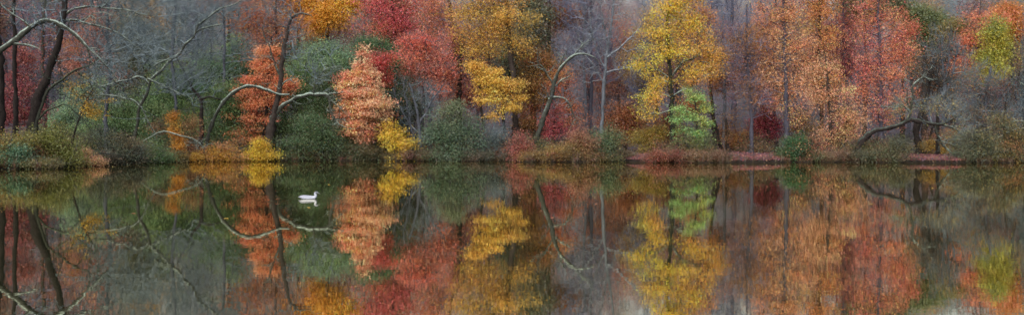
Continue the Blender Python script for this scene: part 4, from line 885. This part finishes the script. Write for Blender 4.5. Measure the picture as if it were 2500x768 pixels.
for px, w_, h_, pal_, lab in [(1600, 34, 12, OCHRERED, 'rust brown grass tuft bush left of yellow tree foot'), (1650, 34, 14, [('#7c3a34', 3), ('#8a4a3c', 2), ('#6c3c34', 1)], 'dark red low bush at the foot of yellow tree'),
                              (1700, 36, 11, [('#7e6044', 3), ('#8c6a48', 2), ('#6c4a3c', 2)], 'brown low bush at the water below small green tree'), (1750, 34, 10, [('#6c4a40', 3), ('#7c5c40', 2), ('#4e4438', 1)], 'dim brown low bush left of the leaf covered path end'),
                              (1525, 18, 7, [('#6c5c50', 3), ('#7c6a50', 2)], 'tiny grey brown tuft by the leafy bank gap'), (1310, 40, 12, OCHRE, 'ochre low bush at the foot of leaning lichen tree'),
                              (1440, 40, 10, [('#7c6c3c', 3), ('#6c5638', 2), ('#8c5c44', 1)], 'mustard low bush at water under green hedge bush'), (1230, 40, 10, [('#5c5440', 3), ('#6c4c40', 2)], 'grey brown low bush at water below the grey bush'),
                              (900, 46, 10, [('#7c4c40', 3), ('#6c5440', 2), ('#5c5c40', 1)], 'reddish brown low growth at water below salmon maple'), (1160, 40, 8, [('#4a5444', 3), ('#5c5444', 2)], 'dim green low growth between the two centre shrubs'),
                              (690, 34, 9, [('#54603c', 3), ('#7c7438', 2)], 'green low growth right of the bright yellow bush'), (2050, 40, 10, [('#6c5444', 3), ('#8c6450', 2), ('#4c4c3c', 1)], 'brown low growth at water below peach tree'),
                              (2005, 24, 12, [('#5c6444', 3), ('#a87c60', 2)], 'mixed tan low bush right of the glossy evergreen bush'), (2105, 26, 10, [('#3e4a3c', 3), ('#5c4c40', 2)], 'dark low growth at the base of lying mossy trunk'),
                              (420, 34, 9, [('#5c5c38', 3), ('#8c7438', 2)], 'olive low growth at water below the yellow vine'), (250, 30, 10, [('#4a5444', 3), ('#6c5c44', 2)], 'dim low growth right of the pale pink bush'),
                              (800, 46, 9, [('#3e4e3a', 3), ('#545a3c', 2)], 'dark green low growth below the large rounded shrub')]:
    Dp = float(shore_d(px)) + .9
    shrub('bank_bush', lab, 'bush', px, Dp, [(px, YH + (EYE - .55) / Dp * FOC, w_, h_), (px + w_ * .5, YH + (EYE - .4) / Dp * FOC, w_ * .7, h_ * .6)], pal_, na=46, per=24, sig=.2, size=.16, twig=(2, .5, .007))

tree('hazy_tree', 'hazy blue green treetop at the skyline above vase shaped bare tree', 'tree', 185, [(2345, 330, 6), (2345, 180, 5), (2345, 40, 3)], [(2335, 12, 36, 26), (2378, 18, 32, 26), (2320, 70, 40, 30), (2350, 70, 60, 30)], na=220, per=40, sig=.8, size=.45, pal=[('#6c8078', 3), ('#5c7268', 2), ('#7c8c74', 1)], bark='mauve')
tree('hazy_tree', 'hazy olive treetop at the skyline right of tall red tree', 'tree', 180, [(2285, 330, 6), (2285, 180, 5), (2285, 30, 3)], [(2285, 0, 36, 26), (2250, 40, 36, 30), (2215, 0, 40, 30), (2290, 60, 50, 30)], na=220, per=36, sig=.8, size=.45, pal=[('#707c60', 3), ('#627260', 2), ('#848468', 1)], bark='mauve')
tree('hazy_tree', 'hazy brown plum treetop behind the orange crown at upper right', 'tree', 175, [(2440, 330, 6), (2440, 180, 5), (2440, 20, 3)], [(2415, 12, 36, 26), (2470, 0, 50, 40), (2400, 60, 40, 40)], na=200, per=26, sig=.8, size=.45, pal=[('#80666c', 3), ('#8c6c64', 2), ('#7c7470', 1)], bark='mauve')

# ================================================================== HILLSIDE WOODS
def at_origin(fn):
    return fn
def hill_tree(name, label, cat, h, w, kind, pal, seed, bark='mauve', na=230):
    """a woodland tree built about (0, 120), later copied over the hill"""
    rng = np.random.default_rng(seed)
    D = 120.0; root = thing(name, label, cat, (0, D, 0), None)
    lean = rng.normal(size=2) * .4
    line = [(0, D, -.3, .22), (lean[0] * .4, D + lean[1] * .4, h * .35, .17), (lean[0], D + lean[1], h * .7, .10), (lean[0] * 1.3, D + lean[1], h * .97, .03)]
    ts = wobble(spline(line, .6), rng, .06); V, F_ = tube(ts, 6); mesh_obj('trunk', V, F_, BARK[bark], root, smooth=True)
    lob = [(lean[0] + rng.normal() * w * .3, D + rng.normal() * w * .3, h * (.45 + .5 * k / 5), w * (.75 - .08 * k), w * (.75 - .08 * k), h * .14) for k in range(6)]
    at = in_lobes(lob, na, rng, 2.2)
    X, n0, A, B, ra, rb = grow([ts[len(ts) // 4:]], at, rng, .9, .012, .07)
    segs = [prisms(A, B, ra, rb, 3)]
    if kind == 'bare':
        A2, B2, r1, r2 = twigs(at, rng, 6, 1.5, .013, at.mean(0) - np.array([0, 0, h * .3]), .5); segs.append(prisms(A2, B2, r1, r2, 3))
    V, F_ = join(segs); mesh_obj('branches', V, F_, BARK['twigmauve' if kind == 'bare' else bark], root)
    if kind != 'bare':
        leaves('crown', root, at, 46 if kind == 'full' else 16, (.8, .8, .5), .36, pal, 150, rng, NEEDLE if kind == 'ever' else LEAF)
    return root

bare_lab = 'bare mauve grey tree in the hazy woods on the hill'
full_lab = {'rust': 'rust brown leaved tree in the hazy woods on the hill', 'orange': 'faded orange tree in the hazy woods on the hill',
            'olive': 'olive green tree in the hazy woods on the hill', 'plum': 'plum coloured thin tree in the hazy woods on the hill', 'gold': 'pale gold tree in the hazy woods on the hill'}
protos = []
for i in range(6):
    protos.append(('bare', hill_tree('bare_tree', bare_lab, 'tree', 14 + 1.2 * i, 3.0 + .25 * i, 'bare', None, 900 + i, na=260), bare_lab, 'bare trees in the hill woods'))
FP = {'rust': RUST, 'orange': [('#b8704a', 3), ('#a8624a', 2), ('#c08a4a', 1)], 'olive': [('#6c7450', 3), ('#5c6850', 2), ('#80805a', 1)], 'plum': RUSTPURP, 'gold': [('#b89448', 3), ('#a8844a', 2)]}
for i, (k, pal_) in enumerate(FP.items()):
    nm = {'rust': 'rust_tree', 'orange': 'orange_tree', 'olive': 'olive_tree', 'plum': 'plum_tree', 'gold': 'golden_tree'}[k]
    protos.append((k, hill_tree(nm, full_lab[k], 'tree', 14 + i, 3.4, 'sparse' if k == 'plum' else 'full', pal_, 950 + i, na=150), full_lab[k], f'{k} trees in the hill woods'))

rngh = np.random.default_rng(42)
spots = []
tries = 0
while len(spots) < 300 and tries < 60000:
    tries += 1
    D = 104 + 150 * rngh.random() ** 1.0
    u = rngh.uniform(-500, 3000)
    x = (u - 1250) / FOC * D
    if all((x - s[0]) ** 2 + (D - s[1]) ** 2 > (2.6 + (D - 100) * .016) ** 2 for s in spots):
        spots.append((x, D, u))
used = {}
for x, D, u in spots:
    r = rngh.random()
    # the mix shifts along the hill: rust at left, mauve and bare in the middle, olive at far right
    if u < 1000: pw = {'bare': .34, 'rust': .14, 'orange': .06, 'olive': .30, 'plum': .11, 'gold': .05}
    elif u < 1750: pw = {'bare': .48, 'rust': .10, 'orange': .07, 'olive': .10, 'plum': .20, 'gold': .05}
    elif u < 2230: pw = {'bare': .38, 'rust': .11, 'orange': .11, 'olive': .18, 'plum': .16, 'gold': .06}
    else: pw = {'bare': .30, 'rust': .10, 'orange': .12, 'olive': .30, 'plum': .10, 'gold': .08}
    if D < 124: pw['bare'] *= .45      # the nearer slope still holds more leaf
    ks = list(pw); ww = np.array([pw[k] for k in ks]); k = ks[rngh.choice(len(ks), p=ww / ww.sum())]
    cand = [p for p in protos if p[0] == k]; p = cand[rngh.integers(len(cand))]
    loc = (x, D, float(ground(x, D)))
    rz = rngh.uniform(0, 6.28); sc = rngh.uniform(.8, 1.15)
    if 2270 < u < 2410: sc *= .9
    root = p[1]
    if root.name not in used:
        used[root.name] = 1; root.location = loc; root.rotation_euler = (0, 0, rz); root.scale = (sc,) * 3; root['group'] = p[3]
    else:
        copy_tree(root, loc, rz, sc)
for p in protos:
    if p[1].name not in used:
        for c in list(p[1].children): bpy.data.objects.remove(c)
        bpy.data.objects.remove(p[1])

def haze():
    m, nt, N, L = new_mat('valley_haze'); out = N.new('ShaderNodeOutputMaterial')
    v = N.new('ShaderNodeVolumeScatter'); v.inputs['Color'].default_value = (.70, .84, 1, 1); v.inputs['Density'].default_value = .0056; v.inputs['Anisotropy'].default_value = .1
    L.new(v.outputs[0], out.inputs['Volume'])
    x0, x1, y0, y1, z0, z1 = -600, 600, 111.5, 420, -4, 55
    V = np.array([[x, y, z] for z in (z0, z1) for y in (y0, y1) for x in (x0, x1)], float)
    Fq = np.array([[0, 2, 3, 1], [4, 5, 7, 6], [0, 1, 5, 4], [2, 6, 7, 3], [0, 4, 6, 2], [1, 3, 7, 5]])
    o = mesh_obj('haze', V, Fq, m); o['kind'] = 'structure'
haze()

# loose undergrowth between the trunks: three sorts, scattered over the bank
ug = []
for lab, nm, pal_, per_, sd_ in [('loose tan twiggy bush between the trunks on the bank', 'tan_bush', [('#94784c', 3), ('#a08a58', 2), ('#7c5c48', 1)], 7, 1),
                                 ('loose olive bush between the trunks on the bank', 'olive_bush', [('#6c7444', 3), ('#5c6844', 2), ('#8a8448', 1)], 14, 2),
                                 ('loose russet bush between the trunks on the bank', 'russet_bush', [('#a0624a', 3), ('#8c5048', 2), ('#b07c4c', 1)], 10, 3)]:
    pr_ = shrub(nm, lab, 'bush', 1250, 95, [(1250, 352, 34, 24), (1230, 362, 24, 18), (1275, 360, 26, 20)], pal_, na=44, per=per_, sig=.3, size=.18, twig=(4, .8, .007), seed=700 + sd_)
    pr_['group'] = lab.split(' between')[0].replace('bush', 'bushes'); ug.append(pr_)
rngu = np.random.default_rng(5)
for i in range(105):
    while True:
        u = rngu.uniform(-30, 2530); dd = 2.2 + 20 * rngu.random() ** 1.4
        if not ((1500 < u < 1590 or 1780 < u < 1905 or 2180 < u < 2345) and dd < 7): break
    y = float(shore_d(u)) + dd; x = (u - 1250) / FOC * y; sc = rngu.uniform(.6, 1.25)
    pr_ = ug[rngu.choice(3, p=[.42, .33, .25])]
    if i in (0, 1, 2):
        pr_ = ug[i]; pr_.location = (x, y, float(ground(x, y))); pr_.rotation_euler = (0, 0, rngu.uniform(0, 6.28))
    else:
        copy_tree(pr_, (x, y, float(ground(x, y))), rngu.uniform(0, 6.28), sc)

# ================================================================== LEAF LITTER AND BANK GRASS (uncountable)
def litter():
    rng = np.random.default_rng(77); n = 26000
    u = rng.uniform(-60, 2560, n); d = .35 + 9 * rng.random(n) ** 1.8
    y = shore_d(u) + d; x = (u - 1250) / FOC * y; z = ground(x, y) + .015
    C = np.stack([x, y, z], 1)
    pal = np.array([lin(c) for c in ('#a8686a', '#9a5c62', '#b07a6c', '#8c5256', '#b88a70', '#84606a')])
    t = pal[rng.integers(len(pal), size=n)] * (.75 + .5 * rng.random(n))[:, None]
    dull = (np.sin(u * .006) > -.2) & (u < 1500); t[dull] *= .6
    V, F_ = leaf_quads(C, rng, .15, .8, 2.2, 0)
    o = mesh_obj('fallen_leaves', V, F_, LEAF, None, np.repeat(t, 4, 0)); o['kind'] = 'stuff'
    tag(o, 'fallen pink and brown leaves covering the bank and path', 'leaves')
litter()

def bank_grass():
    rng = np.random.default_rng(78); n = 15000
    u = rng.uniform(-40, 2560, n); keep = ~((u > 1508) & (u < 1582)) & ~((u > 1785) & (u < 1905) & (rng.random(n) < .8)) & ~((u > 2185) & (u < 2345) & (rng.random(n) < .8))
    u = u[keep]; n = len(u)
    y = shore_d(u) + .15 + .9 * rng.random(n) ** 1.5; x = (u - 1250) / FOC * y; z = np.maximum(ground(x, y), 0) - .02
    base = np.stack([x, y, z], 1)
    h = .08 + .42 * rng.random(n) ** 1.6 * np.clip(.25 + np.sin(u * .05) * .5 + np.sin(u * .017 + 2) * .4 + .4 * np.sin(u * .13), .1, 1.4)
    lean = rng.normal(size=(n, 3)) * .18; lean[:, 1] -= .12
    tip = base + lean * 1.0 + np.stack([0 * h, 0 * h, h], 1); w = np.stack([np.full(n, .018), rng.normal(size=n) * .006, 0 * h], 1)
    V = np.stack([base - w, base + w, tip + w * .3, tip - w * .3], 1).reshape(-1, 3)
    pal = np.array([lin(c) for c in ('#6c5c3c', '#54543a', '#7c5240', '#5c4a38', '#84704a')])
    t = pal[rng.integers(len(pal), size=n)] * (.7 + .5 * rng.random(n))[:, None]
    o = mesh_obj('bank_grass', V, np.arange(n * 4).reshape(-1, 4), LEAF, None, np.repeat(t, 4, 0)); o['kind'] = 'stuff'
    tag(o, 'dull brown and olive grass along the waterline', 'grass')
bank_grass()

def floating_leaves():
    rng = np.random.default_rng(91)
    cols = [('tan', '#b0926a'), ('yellow', '#d0a844'), ('rust', '#a86a48')]
    mats = [leaf_flat(n_, lin(h)) for n_, h in cols]
    a = np.array([[0, 0, .000], [.30, .34, .06], [.62, .26, .05], [1, 0, .10], [.62, -.26, .02], [.30, -.34, .05]]) - np.array([.5, 0, 0])
    src = []
    for m_, (n_, h) in zip(mats, cols):
        me = bpy.data.meshes.new('floating_leaf'); me.from_pydata([tuple(v * .11) for v in a], [], [(0, 1, 2, 3, 4, 5)]); me.materials.append(m_); src.append(me)
    for i in range(46):
        u = rng.uniform(900, 2480) if rng.random() < .8 else rng.uniform(60, 900); D = 19 + 46 * rng.random() ** 1.3; D = min(D, float(shore_d(u)) - 3)
        k = int(rng.integers(3))
        o = bpy.data.objects.new('floating_leaf', src[k]); COL.objects.link(o)
        o.location = ((u - 1250) / FOC * D, D, .004); o.rotation_euler = (0, 0, rng.uniform(0, 6.28)); o.scale = (rng.uniform(.7, 1.2),) * 3
        tag(o, f'tiny fallen {cols[k][0]} leaf floating on the open pond', 'leaf', f'{cols[k][0]} leaves floating on the pond')
def leaf_flat(n_, c):
    m, nt, N, L = new_mat('floating_leaf_' + n_); out = N.new('ShaderNodeOutputMaterial'); b = N.new('ShaderNodeBsdfPrincipled'); b.inputs['Roughness'].default_value = .6
    t = N.new('ShaderNodeTexNoise'); t.inputs['Scale'].default_value = 40; x = N.new('ShaderNodeMix'); x.data_type = 'RGBA'
    x.inputs[6].default_value = (*(c * .7), 1); x.inputs[7].default_value = (*c, 1); L.new(t.outputs['Fac'], x.inputs[0]); L.new(x.outputs[2], b.inputs['Base Color']); L.new(b.outputs[0], out.inputs['Surface'])
    return m
floating_leaves()

# ================================================================== THE WATERBIRD
def plain(name, col, rough=.6, noise=None):
    m, nt, N, L = new_mat(name); out = N.new('ShaderNodeOutputMaterial'); b = N.new('ShaderNodeBsdfPrincipled')
    b.inputs['Roughness'].default_value = rough
    if noise:
        n1 = N.new('ShaderNodeTexNoise'); n1.inputs['Scale'].default_value = 30; tc = N.new('ShaderNodeTexCoord'); L.new(tc.outputs['Object'], n1.inputs['Vector'])
        r = N.new('ShaderNodeMix'); r.data_type = 'RGBA'; r.inputs[6].default_value = (*col, 1); r.inputs[7].default_value = (*noise, 1)
        L.new(n1.outputs['Fac'], r.inputs[0]); L.new(r.outputs[2], b.inputs['Base Color'])
    else:
        b.inputs['Base Color'].default_value = (*col, 1)
    L.new(b.outputs[0], out.inputs['Surface']); return m

def duck():
    D = 27.3; c = P(752, 485.5, D); c[2] = 0.0
    root = thing('white_duck', 'white duck with dark head markings swimming alone on the pond', 'duck', c)
    # body: cross sections from tail tip to breast, then up the neck to the head
    k = D / FOC  # one photo pixel in metres
    # rows: x, z centre, half width(y), half height
    S = [(-23.5, 4.6, .6, .5), (-21, 4.4, 2.2, 1.0), (-17, 3.6, 4.6, 2.6), (-12, 3.0, 6.6, 4.4), (-6, 2.6, 7.8, 5.6), (0, 2.4, 8.0, 5.9), (6, 2.2, 7.6, 5.6), (12, 2.2, 6.4, 4.9),
         (16, 2.9, 5.0, 4.6), (18.4, 4.6, 3.8, 4.2)]
    th = np.linspace(0, 2 * math.pi, 24, endpoint=False); rings = []
    for x, z, w, h in S:
        rings.append(np.stack([np.full(24, x), w * np.cos(th), z + h * np.sin(th)], 1))
    # neck and head: rings in planes that tilt over to horizontal
    Nk = [(18.6, 7.6, 3.9, 62), (18.2, 10.2, 3.4, 82), (18.0, 12.4, 3.1, 90), (18.4, 14.0, 3.3, 70), (19.6, 15.4, 3.6, 40), (21.4, 15.9, 3.3, 10), (23.0, 15.7, 2.4, -10), (24.0, 15.4, 1.2, -20)]
    for x, z, r, a in Nk:
        a = radians(a); up = np.array([-math.sin(a), 0, math.cos(a)])
        rings.append(np.array([x, 0, z]) + r * (.86 * np.cos(th)[:, None] * np.array([0, 1, 0]) + np.sin(th)[:, None] * up))
    # last body ring faces forward while neck rings turn up: their 'up' rolls continuously so the skin stays whole
    V = np.vstack(rings) * k + c; n = len(rings)
    i = np.arange(n - 1)[:, None] * 24; j = np.arange(24)[None]; j2 = (j + 1) % 24
    Fq = np.stack([i + j, i + j2, i + 24 + j2, i + 24 + j], -1).reshape(-1, 4)
    # plumage: white, dark crown and eye patch from a colour attribute
    q = (V - c) / k
    col = np.tile(np.array([.42, .44, .52]), (len(V), 1))
    crown = (q[:, 2] > 16.6) & (q[:, 0] > 16); patch = (q[:, 0] > 17.0) & (q[:, 0] < 22.8) & (q[:, 2] > 13.0) & (q[:, 2] < 15.2) & (np.abs(q[:, 1]) > 1.2)
    col[crown | patch] = (.03, .035, .05)
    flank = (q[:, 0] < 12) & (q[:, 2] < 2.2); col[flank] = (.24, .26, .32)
    m, nt, N, L = new_mat('duck_plumage'); out = N.new('ShaderNodeOutputMaterial'); b = N.new('ShaderNodeBsdfPrincipled'); b.inputs['Roughness'].default_value = .75
    a = N.new('ShaderNodeAttribute'); a.attribute_name = 'tint'; L.new(a.outputs['Color'], b.inputs['Base Color']); L.new(b.outputs[0], out.inputs['Surface'])
    mesh_obj('body', V, Fq, m, root, col, smooth=True)
    wm = plain('duck_wing', (.27, .28, .35), .8, (.36, .37, .45))
    for sgn in (-1, 1):
        U = np.linspace(0, 1, 12); rows = []
        for u in U:
            x = 11 - 31 * u; hw = 3.1 * math.sin(math.pi * min(1, .15 + .85 * (1 - u) ** .7)) + .25; zc = 5.0 + .6 * math.sin(math.pi * u)
            yb = np.interp(x, [s[0] for s in S], [s[2] for s in S]) * .93 + .35
            t2 = np.linspace(0, 2 * math.pi, 10, endpoint=False)
            rows.append(np.stack([np.full(10, x), sgn * (yb * .86 + .9 * np.cos(t2)), zc + hw * np.sin(t2)], 1))
        Vw = np.vstack(rows) * k + c; i = np.arange(11)[:, None] * 10; j = np.arange(10)[None]; j2 = (j + 1) % 10
        mesh_obj('wing', Vw, np.stack([i + j, i + j2, i + 10 + j2, i + 10 + j], -1).reshape(-1, 4), wm, root, smooth=True)
    bill = []
    for x, z, w, h in [(23.2, 15.2, 1.5, 1.3), (25.0, 14.3, 1.3, .9), (26.8, 13.2, 1.3, .6), (28.6, 12.1, 1.1, .45), (29.4, 11.7, .4, .2)]:
        t2 = np.linspace(0, 2 * math.pi, 10, endpoint=False); bill.append(np.stack([np.full(10, x), w * np.cos(t2), z + h * np.sin(t2)], 1))
    Vb = np.vstack(bill) * k + c; i = np.arange(4)[:, None] * 10; j = np.arange(10)[None]; j2 = (j + 1) % 10
    mesh_obj('bill', Vb, np.stack([i + j, i + j2, i + 10 + j2, i + 10 + j], -1).reshape(-1, 4), plain('duck_bill', (.22, .23, .22), .45), root, smooth=True)
    em = plain('duck_eye', (.01, .01, .01), .15)
    for sgn in (-1, 1):
        pts = np.array([[0, 0, 1], [1, 0, 0], [0, 1, 0], [-1, 0, 0], [0, -1, 0], [0, 0, -1.]]) * .55 + np.array([21.6, sgn * 2.75, 16.1])
        f = [[0, 1, 2], [0, 2, 3], [0, 3, 4], [0, 4, 1], [5, 2, 1], [5, 3, 2], [5, 4, 3], [5, 1, 4]]
        mesh_obj('eye', pts * k + c, np.array(f), em, root, smooth=True)
duck()
